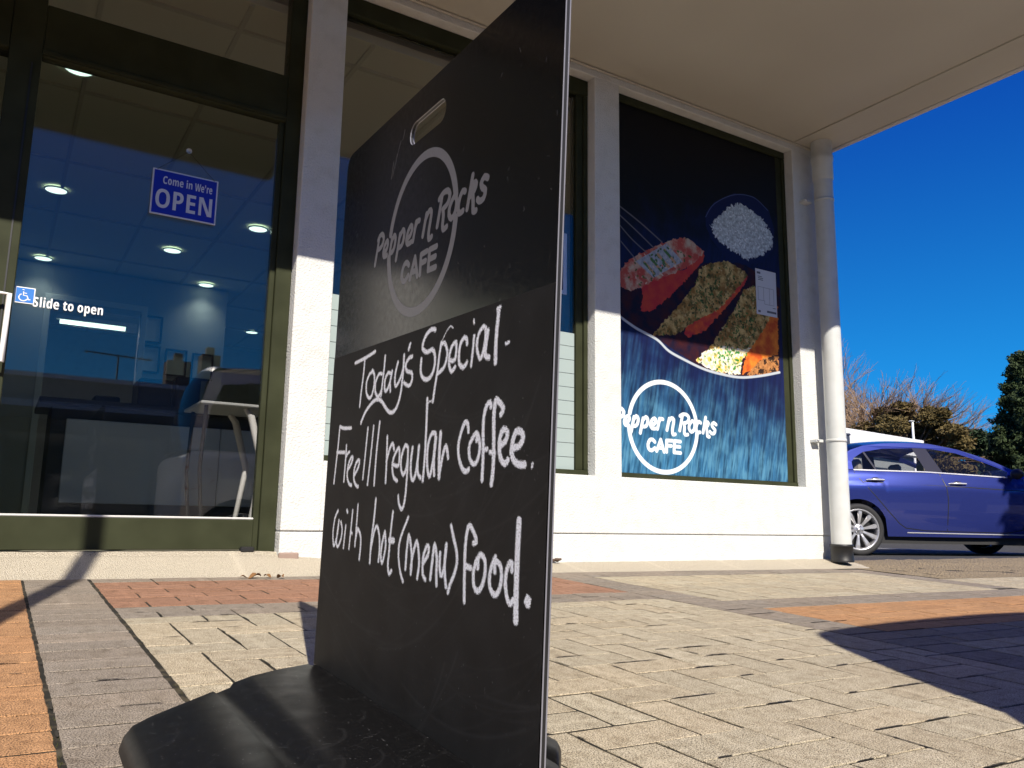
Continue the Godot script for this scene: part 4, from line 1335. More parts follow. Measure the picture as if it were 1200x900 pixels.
func paint_poster(wm: float, hm: float) -> StandardMaterial3D:
	var w := 640
	var h := int(w * hm / wm)
	var px := w / wm
	var streak := noise(71, 0.02, 5)
	var fine := noise(72, 0.06, 4)
	var blob := noise(73, 0.012, 4)
	var herb := noise(74, 0.034, 4)
	var grain := noise(75, 0.2, 2)
	var polys := {}
	var boxes := {}
	for k in FOOD:
		var pv := PackedVector2Array()
		var lo := Vector2(1e6, 1e6)
		var hi := -lo
		for i in range(0, FOOD[k].size(), 2):
			var v := Vector2(FOOD[k][i] / 1000.0 * px, (hm - FOOD[k][i + 1] / 1000.0) * px)
			pv.append(v)
			lo = lo.min(v)
			hi = hi.max(v)
		polys[k] = pv
		boxes[k] = Rect2(lo, hi - lo).grow(5)
	var col := PackedColorArray()
	col.resize(w * h)
	# printed backdrop: near-black above, brushed blue boards below
	for y in h:
		var t := float(y) / h
		for x in w:
			var s := streak.get_noise_2d(x * 3.2 + y * 0.55, y * 0.22)
			var f := fine.get_noise_2d(x * 2.0 + y * 0.4, y * 0.25)
			var b := blob.get_noise_2d(x, y)
			var lit := smoothstep(0.64, 0.97, t + 0.07 * b + 0.05 * s - 0.10 * (float(x) / w - 0.35))
			var navy := smoothstep(0.22, 0.42, t + 0.08 * b + 0.10 * (float(x) / w - 0.5))
			var c := Color(0.004, 0.004, 0.006).lerp(Color(0.008, 0.014, 0.075), navy * (0.75 + 0.4 * s))
			var boards := Color(0.030, 0.125, 0.245) * (1.0 + 0.7 * s + 0.45 * f)
			boards = boards.lerp(Color(0.10, 0.27, 0.40), clampf(0.25 + 1.0 * f + 0.9 * b + 0.8 * (t - 0.85), 0, 1) * 0.7)
			col[y * w + x] = c.lerp(boards, lit)
	var order := ["pan", "bowl", "rice", "f1side", "f1top", "f2side", "f2top", "f3side", "f3top", "f3white", "crust", "spat"]
	for k in order:
		var r: Rect2 = boxes[k]
		var wob: float = {"rice": 9.0, "spat": 0.6, "pan": 1.0, "bowl": 1.0}.get(k, 5.0)
		for y in range(maxi(0, int(r.position.y)), mini(h, int(r.end.y))):
			for x in range(maxi(0, int(r.position.x)), mini(w, int(r.end.x))):
				var p := Vector2(x, y) + Vector2(fine.get_noise_2d(x, y), fine.get_noise_2d(x + 500, y)) * wob
				if not inside(polys[k], p):
					continue
				var f := fine.get_noise_2d(x * 1.3, y * 1.3)
				var g := grain.get_noise_2d(x, y)
				var hb := herb.get_noise_2d(x, y) + 0.35 * g
				var b := blob.get_noise_2d(x * 2, y * 2)
				var c := Color()
				var clus := clampf(0.5 + 1.6 * b, 0, 1)
				match k:
					"pan": c = Color(0.010, 0.007, 0.022).lerp(Color(0.05, 0.010, 0.010), clampf(b + 0.4, 0, 1))
					"bowl": c = Color(0.008, 0.011, 0.062)
					"rice": c = Color(0.50, 0.57, 0.60) * (0.85 + 0.5 * f)
					"f1side", "f2side": c = Color(0.46, 0.035, 0.040).lerp(Color(0.80, 0.17, 0.02), clampf(b + 0.4, 0, 1) * (0.25 if k == "f1side" else 0.75))
					"f3side": c = Color(0.50, 0.08, 0.015).lerp(Color(0.78, 0.25, 0.03), clampf(b + 0.4, 0, 1))
					"f1top":
						c = Color(0.46, 0.085, 0.06).lerp(Color(0.55, 0.46, 0.33), clampf(0.30 + 1.3 * b + 0.25 * g, 0, 1))
					"f2top", "f3top":
						c = Color(0.26, 0.14, 0.03).lerp(Color(0.62, 0.46, 0.17), clampf(0.45 + 1.2 * b + 0.5 * f, 0, 1))
						c = c.lerp(Color(0.05, 0.06, 0.012), smoothstep(0.0, 0.45, hb) * 0.8)
					"f3white":
						c = Color(0.72, 0.62, 0.34).lerp(Color(0.85, 0.84, 0.76), clampf(0.45 + 1.6 * f, 0, 1))
						c = c.lerp(Color(0.80, 0.50, 0.08), smoothstep(0.1, 0.4, b))
					"crust":
						c = Color(0.42, 0.18, 0.06) * (1.0 + 0.5 * f)
						c = c.lerp(Color(0.03, 0.015, 0.01), smoothstep(0.1, 0.3, hb))
					"spat": c = Color(0.40, 0.44, 0.50) * (0.85 + 0.3 * f)
				col[y * w + x] = c
	# herbs, crumbs and rice grains: small dabs scattered over their shapes
	var dr := RandomNumberGenerator.new()
	dr.seed = 303
	var dabs := [["rice", 900, [Color(0.74, 0.80, 0.82), Color(0.62, 0.69, 0.72), Color(0.84, 0.88, 0.88), Color(0.46, 0.53, 0.57)], 1.3, 3.5, 0.0],
		["f1top", 150, [Color(0.05, 0.14, 0.03), Color(0.03, 0.09, 0.02), Color(0.62, 0.52, 0.40), Color(0.60, 0.16, 0.10)], 2.0, 3.0, 0.6],
		["f2top", 420, [Color(0.030, 0.085, 0.014), Color(0.015, 0.045, 0.010), Color(0.06, 0.15, 0.03), Color(0.50, 0.36, 0.12), Color(0.30, 0.15, 0.03), Color(0.58, 0.46, 0.22)], 2.0, 3.0, 0.7],
		["f3top", 420, [Color(0.030, 0.085, 0.014), Color(0.015, 0.045, 0.010), Color(0.06, 0.15, 0.03), Color(0.50, 0.36, 0.12), Color(0.30, 0.15, 0.03), Color(0.58, 0.46, 0.22)], 2.0, 3.0, 0.7],
		["f3white", 110, [Color(0.03, 0.24, 0.04), Color(0.05, 0.30, 0.05), Color(0.02, 0.18, 0.03), Color(0.86, 0.84, 0.70), Color(0.80, 0.55, 0.12)], 2.2, 3.0, 0.9],
		["crust", 60, [Color(0.03, 0.015, 0.01), Color(0.55, 0.28, 0.10)], 1.4, 2.0, 0.0]]
	for e in dabs:
		var r: Rect2 = boxes[e[0]]
		var hub := r.position + r.size * Vector2(0.55, 0.45)
		for n_ in e[1]:
			var p := r.position + Vector2(dr.randf(), dr.randf()) * r.size
			var near: bool = dr.randf() < e[5] * 0.6
			if near:
				p = hub + Vector2(dr.randfn(0, 0.16), dr.randfn(0, 0.16)) * r.size
			if not inside(polys[e[0]], p):
				continue
			var list: Array = e[2]
			var c: Color = list[dr.randi() % (mini(3, list.size()) if near else list.size())]
			var q: Vector2 = p + Vector2.from_angle(dr.randf() * TAU) * e[4] * dr.randf_range(0.3, 1.6)
			var rad: float = e[3] * dr.randf_range(0.5, 1.3)
			var lo := p.min(q) - Vector2(rad, rad)
			var hi := p.max(q) + Vector2(rad, rad)
			for y in range(maxi(0, int(lo.y)), mini(h, int(hi.y) + 2)):
				for x in range(maxi(0, int(lo.x)), mini(w, int(hi.x) + 2)):
					var v := Vector2(x, y)
					var dd := v.distance_to(Geometry2D.get_closest_point_to_segment(v, p, q))
					col[y * w + x] = col[y * w + x].lerp(c, clampf(rad - dd + 0.5, 0, 1) * 0.9)
	# fine lines: pan rim, spatula wires and slots
	var widths := {"rim": 3.2, "t1": 1.7, "t2": 1.6, "t3": 1.5, "t4": 1.4, "s1": 4.0, "s2": 4.0, "s3": 4.0, "s4": 4.0, "bowlrim": 0.8}
	for k in FOOD_LINES:
		var pts := PackedVector2Array()
		for v in spline(FOOD_LINES[k], 20.0):
			pts.append(Vector2(v.x / 1000.0 * px, (hm - v.y / 1000.0) * px))
		var cover := stroke(floats(w * h), w, h, pts, widths[k], 0.8)
		var c: Color = {"rim": Color(0.46, 0.50, 0.55), "bowlrim": Color(0.10, 0.13, 0.30)}.get(k, Color(0.16, 0.15, 0.16))
		for i in w * h:
			if cover[i] > 0.0:
				var cc := c
				if k.begins_with("s"):
					cc = Color(0.06, 0.16, 0.05) if herb.get_noise_2d(i % w, i / w) > 0.0 else Color(0.50, 0.30, 0.16)
				col[i] = col[i].lerp(cc, cover[i])
	var mark := logo_strokes(floats(w * h), w, h, Vector2(0.452 * px, (hm - 0.363) * px), 0.282 * px)
	var out := PackedByteArray()
	out.resize(w * h * 3)
	for i in w * h:
		var c := col[i].lerp(Color(0.82, 0.86, 0.88), mark[i]).clamp().linear_to_srgb()
		out[i * 3] = int(c.r * 255); out[i * 3 + 1] = int(c.g * 255); out[i * 3 + 2] = int(c.b * 255)
	var m := StandardMaterial3D.new()
	m.albedo_texture = image_of(out, w, h)
	m.roughness = 0.5
	m.metallic_specular = 0.3
	return m

# ------------------------------------------------------------------ cars
# d holds the side view in metres: x runs forward from the rear axle, y up from the road
func car_width(d: Dictionary, x: float) -> float:
	var t := clampf((x - d.rear) / (d.front - d.rear), 0, 1)
	var e := absf(t - 0.48) / 0.52
	return d.half * (1.0 - 0.10 * e * e - 0.26 * pow(e, 9.0))

func car_z(d: Dictionary, x: float, y: float) -> float:
	var v: float = y / d.belt_ref
	var w := car_width(d, x)
	var k := 0.0
	var pts := [[0.16, 0.915], [0.24, 0.935], [0.34, 0.960], [0.44, 0.976], [0.56, 0.990], [0.68, 0.998], [0.77, 1.0], [0.825, 0.996], [0.85, 0.978], [0.89, 0.966], [0.94, 0.950], [0.98, 0.930], [1.0, 0.915]]
	if v >= 1.0:
		return w * 0.915 - (v - 1.0) * d.belt_ref * d.tumble
	if v <= 0.16:
		return w * 0.93
	for i in pts.size() - 1:
		if v <= pts[i + 1][0]:
			var t: float = (v - pts[i][0]) / (pts[i + 1][0] - pts[i][0])
			k = lerpf(pts[i][1], pts[i + 1][1], t)
			break
	return w * k

func along(line: Array, x: float) -> float:
	if x <= line[0][0]:
		return line[0][1]
	for i in line.size() - 1:
		if x <= line[i + 1][0]:
			return lerpf(line[i][1], line[i + 1][1], (x - line[i][0]) / (line[i + 1][0] - line[i][0]))
	return line[line.size() - 1][1]

func patch(st: SurfaceTool, d: Dictionary, poly: Array, side: float, lift: float) -> void:
	var p := PackedVector2Array()
	for q in poly:
		p.append(Vector2(q[0], q[1]))
	var idx := Geometry2D.triangulate_polygon(p)
	for i in idx:
		st.add_vertex(Vector3(p[i].x, p[i].y, side * (car_z(d, p[i].x, p[i].y) + lift)))

func ribbon(st: SurfaceTool, d: Dictionary, line: Array, side: float, half: float, lift: float) -> void:
	# a narrow strip that follows the body side
	for i in line.size() - 1:
		var a := Vector2(line[i][0], line[i][1])
		var b := Vector2(line[i + 1][0], line[i + 1][1])
		var n := maxi(1, int(a.distance_to(b) / 0.08))
		for k in n:
			var p := a.lerp(b, float(k) / n)
			var q := a.lerp(b, float(k + 1) / n)
			var o := (b - a).normalized().orthogonal() * half
			var c := []
			for v in [p + o, q + o, q - o, p - o]:
				c.append(Vector3(v.x, v.y, side * (car_z(d, v.x, v.y) + lift)))
			quad(st, c[0], c[1], c[2], c[3])

func build_car(d: Dictionary, called: String, label: String) -> Node3D:
	var root := thing(called, label, "car")
	var paint: Material = d.paint
	var bright := mat(0.66, 0.66, 0.68, 0.25, 0.35)
	var R: float = d.wheel
	var axles := [0.0, d.base as float]
	var bottom := func(x: float) -> float:
		var y: float = d.sill
		for a in axles:
			var dx := absf(x - a)
			if dx < R + 0.055:
				y = maxf(y, R + sqrt((R + 0.055) ** 2 - dx * dx))
		return y
	# body sides
	var st := start()
	var cols := []
	var x: float = d.rear
	while x < d.front - 0.001:
		cols.append(x)
		x += 0.035
	cols.append(d.front)
	for side in [-1.0, 1.0]:
		for i in cols.size() - 1:
			var a := []
			var b := []
			for j in 15:
				var t := j / 14.0
				for e in [[cols[i], a], [cols[i + 1], b]]:
					var y := lerpf(bottom.call(e[0]), along(d.belt, e[0]), t)
					e[1].append(Vector3(e[0], y, side * car_z(d, e[0], y)))
			for j in 14:
				quad(st, a[j], a[j + 1], b[j + 1], b[j])
	# bonnet and boot lid, with a crown across
	var deck := func(x0: float, x1: float, crown: float) -> void:
		grid(st, 22, 12, func(u: float, v: float) -> Vector3:
			var xx := lerpf(x0, x1, u)
			var y := along(d.belt, xx)
			var z := car_z(d, xx, y) * lerpf(-1, 1, v)
			return Vector3(xx, y + crown * (1.0 - pow(absf(lerpf(-1, 1, v)), 2.4)), z))
	deck.call(d.rear, d.outline[0][0] + 0.06, 0.035)
	deck.call(d.outline[d.outline.size() - 1][0] - 0.06, d.front, 0.055)
	# nose and tail
	for e in [d.rear, d.front]:
		grid(st, 8, 12, func(u: float, v: float) -> Vector3:
			var y := lerpf(d.sill, along(d.belt, e), u)
			var s := lerpf(-1, 1, v)
			var out := (0.09 if e > 1.0 else -0.07) * (1.0 - s * s) * sin(clampf(u * 1.1, 0, 1) * PI * 0.8 + 0.3)
			return Vector3(e + out, y + (0.035 if e < 0 else 0.055) * u * (1.0 - pow(absf(s), 2.4)), s * car_z(d, e, y)))
	put("body", smooth(st), paint, root)
	# dark underside with wheel wells
	st = start()
	box(st, Vector3(d.rear + 0.15, d.sill - 0.085, -d.half * 0.80), Vector3(d.front - 0.2, d.sill + 0.03, d.half * 0.86))
	for a in axles:
		box(st, Vector3(a - R - 0.06, d.sill + 0.03, -d.half * 0.62), Vector3(a + R + 0.06, R * 2 + 0.08, d.half * 0.62))
	put("underbody", flat(st), M.rubber, root)
	st = start()
	box(st, Vector3(0.15, d.sill + 0.031, -d.half * 0.84), Vector3(d.outline[d.outline.size() - 1][0], d.sill + 0.25, d.half * 0.84))
	box(st, Vector3(d.outline[0][0], 0.80, -d.half * 0.80), Vector3(0.18, 0.86, d.half * 0.80))
	box(st, Vector3(d.outline[d.outline.size() - 1][0] - 0.35, 0.6, -d.half * 0.8), Vector3(d.outline[d.outline.size() - 1][0] + 0.05, 0.90, d.half * 0.80))
	put("cabin_floor", flat(st), M.rubber, root)
	# greenhouse
	var out_line: Array = d.outline
	for side in [-1.0, 1.0]:
		st = start()
		var poly := out_line.duplicate()
		var top: Array = d.glass_top.duplicate()
		top.reverse()
		patch(st, d, poly + top, side, 0.0)
		put("side_frame", flat(st), paint, root)
		st = start()
		ribbon(st, d, d.trim_line, side, 0.007, 0.008)
		put("belt_trim", flat(st), bright, root)
	var roof_grid := func(called_: String, i0: int, i1: int, m: Material) -> void:
		var r := start()
		var n := (i1 - i0) * 4
		grid(r, n, 14, func(u: float, v: float) -> Vector3:
			var f := i0 + u * (i1 - i0)
			var i := mini(int(f), out_line.size() - 2)
			var t := f - i
			var a := Vector2(out_line[maxi(i - 1, 0)][0], out_line[maxi(i - 1, 0)][1])
			var b := Vector2(out_line[i][0], out_line[i][1])
			var c := Vector2(out_line[i + 1][0], out_line[i + 1][1])
			var e := Vector2(out_line[mini(i + 2, out_line.size() - 1)][0], out_line[mini(i + 2, out_line.size() - 1)][1])
			var q := b.cubic_interpolate(c, a, e, t)
			var s := lerpf(-1, 1, v)
			var cr := 0.065 * (1.0 - pow(absf(s), 2.2))
			var dir := (c - b).normalized().orthogonal()
			if dir.y < 0: dir = -dir
			return Vector3(q.x + dir.x * cr, q.y + dir.y * cr, s * (car_z(d, q.x, q.y) + 0.003)))
		put(called_, smooth(r), m, root)
	roof_grid.call("rear_window", 0, d.roof_from, d.glass)
	roof_grid.call("roof", d.roof_from, d.roof_to, paint)
	roof_grid.call("windscreen", d.roof_to, out_line.size() - 1, d.glass)
	# doors: window, pillar, seal, handle
	for side in [-1.0, 1.0]:
		for w in d.windows:
			st = start()
			patch(st, d, w, side, -0.008)
			put("side_window", flat(st), d.glass, root)
		for b in d.bars:
			st = start()
			patch(st, d, b, side, 0.002)
			put("window_pillar", flat(st), d.pillar, root)
		for s in d.seals:
			st = start()
			ribbon(st, d, s, side, 0.005, 0.0015)
			put("door_seal", flat(st), M.black, root)
		for c in d.creases:
			st = start()
			ribbon(st, d, c, side, 0.006, 0.006)
			put("sill_trim", flat(st), bright, root)
		for hpos in d.handles:
			var z := car_z(d, hpos[0], hpos[1])
			st = start()
			grid(st, 6, 16, func(u: float, v: float) -> Vector3:
				var a := v * TAU
				var rr := u
				return Vector3(0.062 * rr * cos(a), 0.034 * rr * sin(a), side * (0.004 - 0.004 * rr)))
			var cup := put("handle_cup", smooth(st), M.black, root, Vector3(hpos[0], hpos[1] + 0.004, side * (z + 0.001)))
			st = start()
			tube(st, [Vector3(-0.115, 0, side * 0.004), Vector3(-0.10, 0.002, side * 0.022), Vector3(0, 0.004, side * 0.034), Vector3(0.10, 0.002, side * 0.022), Vector3(0.115, 0, side * 0.004)], [0.006, 0.010, 0.012, 0.010, 0.006], 10)
			put("handle", smooth(st), bright, cup)
		# mirror
		var mp: Array = d.mirror
		st = start()
		var mz := car_z(d, mp[0], mp[1])
		grid(st, 12, 16, func(u: float, v: float) -> Vector3:
			var a := u * PI
			var b := v * TAU
			return Vector3(0.055 * cos(a) + 0.02 * sin(a), 0.068 * sin(a) * sin(b), side * (0.10 + 0.10 * sin(a) * cos(b))))
		var mir := put("door_mirror", smooth(st), M.black, root, Vector3(mp[0], mp[1] + 0.03, side * mz))
		boxpart("mirror_arm", Vector3(-0.03, -0.05, side * 0.03 - 0.05), Vector3(0.03, -0.02, side * 0.03 + 0.05), M.black, mir, 0.006)
	# seats and wheel inside
	var seat_m := mat(0.30, 0.28, 0.24, 0.85)
	for e in [[1.35, -0.36], [1.35, 0.36], [0.42, -0.36], [0.42, 0.36]]:
		st = start()
		cbox(st, Vector3(-0.12, 0.45, -0.24), Vector3(0.42, 0.60, 0.24), 0.05)
		cbox(st, Vector3(-0.22, 0.58, -0.23), Vector3(-0.06, 1.04, 0.23), 0.05)
		cbox(st, Vector3(-0.24, 1.05, -0.12), Vector3(-0.14, 1.22, 0.12), 0.035)
		put("seat", flat(st), seat_m, root, Vector3(e[0], d.seat_lift, e[1]))
	st = start()
	var ring := []
	var rr := []
	for k in 21:
		var a := TAU * k / 20.0
		ring.append(Vector3(0.09 * cos(a), 0.17 * cos(a), 0.18 * sin(a)))
		rr.append(0.014)
	tube(st, ring, rr, 8, false)
	put("steering_wheel", smooth(st), M.rubber, root, Vector3(1.92, 0.92 + d.seat_lift, 0.36))
	# lamps and number plates
	for side in [-1.0, 1.0]:
		st = start()
		patch(st, d, [[d.rear + 0.02, 0.72 + d.seat_lift], [d.rear + 0.02, 0.93 + d.seat_lift], [d.rear + 0.22, 0.91 + d.seat_lift], [d.rear + 0.26, 0.80 + d.seat_lift], [d.rear + 0.1, 0.72 + d.seat_lift]], side, 0.004)
		put("tail_lamp", flat(st), mat(0.35, 0.01, 0.01, 0.12), root)
		st = start()
		patch(st, d, [[d.front - 0.03, 0.60 + d.seat_lift], [d.front - 0.04, 0.70 + d.seat_lift], [d.front - 0.36, 0.76 + d.seat_lift], [d.front - 0.30, 0.66 + d.seat_lift]], side, 0.004)
		put("headlamp", flat(st), mat(0.7, 0.72, 0.75, 0.1), root)
	# wheels
	for a in axles:
		for side in [-1.0, 1.0]:
			car_wheel(root, Vector3(a, R, side * (d.half - 0.115)), R, side)
	return root

func car_wheel(root: Node3D, at: Vector3, R: float, side: float) -> void:
	var w := Node3D.new()
	w.name = "wheel"
	w.position = at
	root.add_child(w, true)
	var f := side
	var rim_r := R * 0.79
	var st := start()
	lathe(st, [[rim_r, 0.095 * f], [R - 0.035, 0.108 * f], [R - 0.010, 0.094 * f], [R, 0.07 * f], [R, -0.07 * f], [R - 0.010, -0.094 * f], [rim_r, -0.1 * f]], 48, 2)
	put("tyre", smooth(st), M.rubber, w)
	var alloy := mat(0.72, 0.72, 0.73, 0.30, 0.75)
	st = start()
	lathe(st, [[rim_r + 0.003, 0.092 * f], [rim_r - 0.010, 0.098 * f], [rim_r - 0.020, 0.090 * f], [rim_r - 0.026, 0.02 * f], [rim_r - 0.03, -0.09 * f]], 48, 2)
	put("rim", smooth(st), alloy, w)
	st = start()
	lathe(st, [[rim_r - 0.028, 0.012 * f], [0.05, 0.018 * f], [0.0, 0.018 * f]], 32, 2)
	put("brake_disc", smooth(st), M.black, w)
	st = start()
	lathe(st, [[0.075, 0.045 * f], [0.07, 0.066 * f], [0.052, 0.078 * f], [0.028, 0.080 * f], [0.026, 0.086 * f], [0.0, 0.088 * f]], 28, 2)
	put("hub", smooth(st), alloy, w)
	for k in 10:
		st = start()
		# a tapered spoke, widest near the rim
		var pr := [[0.055, 0.014, 0.070], [0.10, 0.017, 0.078], [rim_r * 0.75, 0.028, 0.086], [rim_r - 0.012, 0.027, 0.084]]
		for i in pr.size() - 1:
			var a: Array = pr[i]
			var b: Array = pr[i + 1]
			var p := []
			for e in [a, b]:
				p.append_array([Vector3(e[0], -e[1], (e[2] - 0.012) * f), Vector3(e[0], -e[1] * 0.7, e[2] * f), Vector3(e[0], e[1] * 0.7, e[2] * f), Vector3(e[0], e[1], (e[2] - 0.012) * f)])
			for j in 3:
				quad(st, p[j], p[j + 1], p[j + 5], p[j + 4])
		var s := put("spoke", flat(st), alloy, w)
		s.rotation.z = TAU * k / 10.0 + 0.2
	for k in 5:
		st = start()
		lathe(st, [[0.009, 0.078 * f], [0.009, 0.086 * f], [0.0, 0.088 * f]], 10, 2)
		var a := TAU * k / 5.0
		put("wheel_nut", smooth(st), M.chrome, w, Vector3(cos(a) * 0.045, sin(a) * 0.045, 0))

func build_cars() -> void:
	var blue := mat(0.046, 0.068, 0.33, 0.24, 0.65)
	blue.clearcoat_enabled = true
	blue.clearcoat = 1.0
	blue.clearcoat_roughness = 0.03
	var d := {"glass": M.car_glass, "tumble": 0.47, "half": 0.88, "rear": -0.95, "front": 3.50, "base": 2.635, "wheel": 0.318, "sill": 0.24, "belt_ref": 1.045, "seat_lift": 0.0, "paint": blue, "pillar": mat(0.02, 0.021, 0.04, 0.25),
		"belt": [[-0.95, 0.97], [-0.75, 1.03], [-0.3, 1.06], [0.0, 1.055], [0.93, 1.04], [1.94, 0.99], [2.25, 0.965], [2.8, 0.90], [3.2, 0.80], [3.5, 0.66]],
		"outline": [[-0.40, 1.062], [-0.14, 1.215], [0.03, 1.315], [0.22, 1.378], [0.50, 1.412], [0.80, 1.424], [1.11, 1.412], [1.42, 1.352], [1.66, 1.275], [1.88, 1.19], [2.08, 1.09], [2.26, 0.972]],
		"glass_top": [[0.0, 1.062], [0.006, 1.155], [0.055, 1.215], [0.19, 1.292], [0.45, 1.338], [0.835, 1.352], [1.10, 1.345], [1.40, 1.296], [1.70, 1.195], [1.93, 1.098], [2.0, 1.06], [1.975, 0.992]],
		"roof_from": 3, "roof_to": 7,
		"windows": [[[0.0, 1.06], [0.006, 1.155], [0.055, 1.215], [0.185, 1.29], [0.285, 1.057]], [[0.185, 1.29], [0.45, 1.338], [0.85, 1.352], [0.94, 1.043], [0.285, 1.057]], [[1.0, 1.349], [1.10, 1.345], [1.40, 1.296], [1.70, 1.195], [1.93, 1.098], [2.0, 1.06], [1.975, 0.992], [1.13, 1.035]]],
		"bars": [[[0.84, 1.355], [0.93, 1.042], [1.14, 1.032], [1.02, 1.352]], [[0.178, 1.288], [0.205, 1.295], [0.302, 1.058], [0.276, 1.058]]],
		"trim_line": [[0.0, 1.056], [0.93, 1.042], [1.97, 0.990]],
		"seals": [[[0.0, 1.03], [0.06, 0.93], [0.14, 0.83], [0.39, 0.54], [0.52, 0.40], [0.60, 0.345], [0.85, 0.315], [1.13, 0.31]], [[1.09, 1.02], [1.135, 0.86], [1.15, 0.70], [1.135, 0.45], [1.13, 0.31]], [[1.13, 0.31], [1.9, 0.30], [2.12, 0.34], [2.17, 0.55], [2.16, 0.85], [2.2, 0.95]], [[0.10, 0.905], [1.155, 0.868], [2.16, 0.82]]],
		"creases": [[[0.62, 0.290], [1.5, 0.283], [2.2, 0.279]]],
		"handles": [[0.247, 0.925], [1.292, 0.893]], "mirror": [2.02, 1.0]}
	var c := build_car(d, "blue_sedan", "metallic blue sedan parked beyond the corner of the white building")
	var a := deg_to_rad(28)
	var fw := Vector3(cos(a), 0, sin(a))
	var side := Vector3(-sin(a), 0, cos(a))
	c.basis = Basis(fw, Vector3.UP, side)
	c.position = Vector3(9.046, 0.2 - 0.318, -2.689) - side * 0.865
	# the silver hatchback at the kerb beside the camera: it shades the pavement at the right and shows in the door glass
	var privacy := mat(0.012, 0.013, 0.016, 0.05)
	var silver := mat(0.80, 0.80, 0.80, 0.34, 0.25)
	silver.clearcoat_enabled = true
	silver.clearcoat_roughness = 0.04
	var h := {"glass": privacy, "tumble": 0.24, "half": 0.90, "rear": -0.50, "front": 3.35, "base": 2.55, "wheel": 0.335, "sill": 0.30, "belt_ref": 1.14, "seat_lift": 0.08, "paint": silver, "pillar": M.black,
		"belt": [[-0.50, 1.08], [-0.44, 1.15], [0.0, 1.15], [0.95, 1.13], [1.95, 1.09], [2.3, 1.07], [2.9, 0.98], [3.2, 0.88], [3.35, 0.72]],
		"outline": [[-0.46, 1.155], [-0.40, 1.50], [-0.28, 1.92], [-0.1, 1.965], [0.4, 1.99], [0.9, 1.99], [1.3, 1.95], [1.6, 1.80], [1.9, 1.55], [2.15, 1.28], [2.3, 1.075]],
		"glass_top": [[-0.34, 1.16], [-0.29, 1.55], [-0.18, 1.80], [0.4, 1.86], [0.9, 1.86], [1.25, 1.82], [1.5, 1.70], [1.8, 1.45], [2.0, 1.22], [1.98, 1.10]],
		"roof_from": 2, "roof_to": 6,
		"windows": [[[-0.34, 1.16], [-0.29, 1.55], [-0.18, 1.80], [0.05, 1.83], [0.05, 1.15]], [[0.1, 1.83], [0.4, 1.86], [0.9, 1.86], [0.95, 1.13], [0.1, 1.15]], [[1.05, 1.85], [1.25, 1.82], [1.5, 1.70], [1.8, 1.45], [2.0, 1.22], [1.98, 1.10], [1.1, 1.13]]],
		"bars": [[[0.05, 1.84], [0.05, 1.15], [0.1, 1.15], [0.1, 1.84]], [[0.9, 1.86], [0.95, 1.13], [1.1, 1.13], [1.05, 1.855]]],
		"trim_line": [[-0.34, 1.155], [0.93, 1.13], [1.97, 1.095]],
		"seals": [[[0.0, 1.12], [0.2, 0.85], [0.45, 0.5], [0.6, 0.38], [1.1, 0.36]], [[1.05, 1.1], [1.12, 0.8], [1.1, 0.36]], [[1.1, 0.36], [2.0, 0.36], [2.1, 0.6], [2.12, 1.05]]],
		"creases": [], "handles": [[0.25, 1.0], [1.25, 0.97]], "mirror": [2.05, 1.12]}
	var s := build_car(h, "silver_van", "tall silver people carrier parked at the kerb behind the camera")
	s.position = Vector3(1.92, -0.335, 4.62)
	s.rotation.y = 0.0

# ------------------------------------------------------------------ trees, far buildings, street
func grow(st: SurfaceTool, twigs: SurfaceTool, p: Vector3, dir: Vector3, len: float, rad: float, level: int, r: RandomNumberGenerator, spread: float) -> void:
	var pts := [p]
	var rads := [rad]
	var n := 3
	var d := dir
	for i in n:
		d = (d + Vector3(r.randfn(0, 0.10), r.randfn(0.02, 0.06), r.randfn(0, 0.10))).normalized()
		pts.append(pts[i] + d * len / n)
		rads.append(lerpf(rad, rad * 0.62, float(i + 1) / n))
	tube(st if level > 2 else twigs, pts, rads, 6 if level > 3 else (4 if level > 2 else 3), false)
	if level == 0:
		return
	var kids := 3 if level > 3 else 4
	for k in kids:
		var t := r.randf_range(0.45, 1.0) if k > 0 else 1.0
		var at: Vector3 = pts[0].lerp(pts[n], t) if t < 1.0 else pts[n]
		if t < 1.0:
			var f := t * n
			var i := mini(int(f), n - 1)
			at = pts[i].lerp(pts[i + 1], f - i)
		var nd := (d + Vector3(r.randfn(0, spread), r.randfn(0.02, spread * 0.7), r.randfn(0, spread))).normalized()
		grow(st, twigs, at, nd, len * r.randf_range(0.62, 0.86), rad * r.randf_range(0.44, 0.60), level - 1, r, spread)

func bare_tree(at: Vector3, height: float, seed_: int, label: String, lean: Vector3) -> void:
	var t := thing("bare_tree", label, "tree", at, "trees beyond the car park")
	var r := RandomNumberGenerator.new()
	r.seed = seed_
	var st := start()
	var tw := start()
	tube(st, [Vector3.ZERO, Vector3(0.05, height * 0.10, 0), Vector3(0, height * 0.17, 0.05)], [height * 0.040, height * 0.032, height * 0.030], 9)
	for k in 13:
		var a := TAU * k / 13.0 + r.randf_range(-0.3, 0.3)
		var d := (Vector3(cos(a) * r.randf_range(0.5, 1.25), 1.0, sin(a) * r.randf_range(0.5, 1.25)) + lean).normalized()
		grow(st, tw, Vector3(0, height * r.randf_range(0.11, 0.17), 0), d, height * 0.285, height * 0.020, 5, r, 0.34)
	put("trunk", smooth(st), mat(0.32, 0.215, 0.12, 0.95), t)
	put("crown", flat(tw), mat(0.31, 0.205, 0.125, 0.95), t)

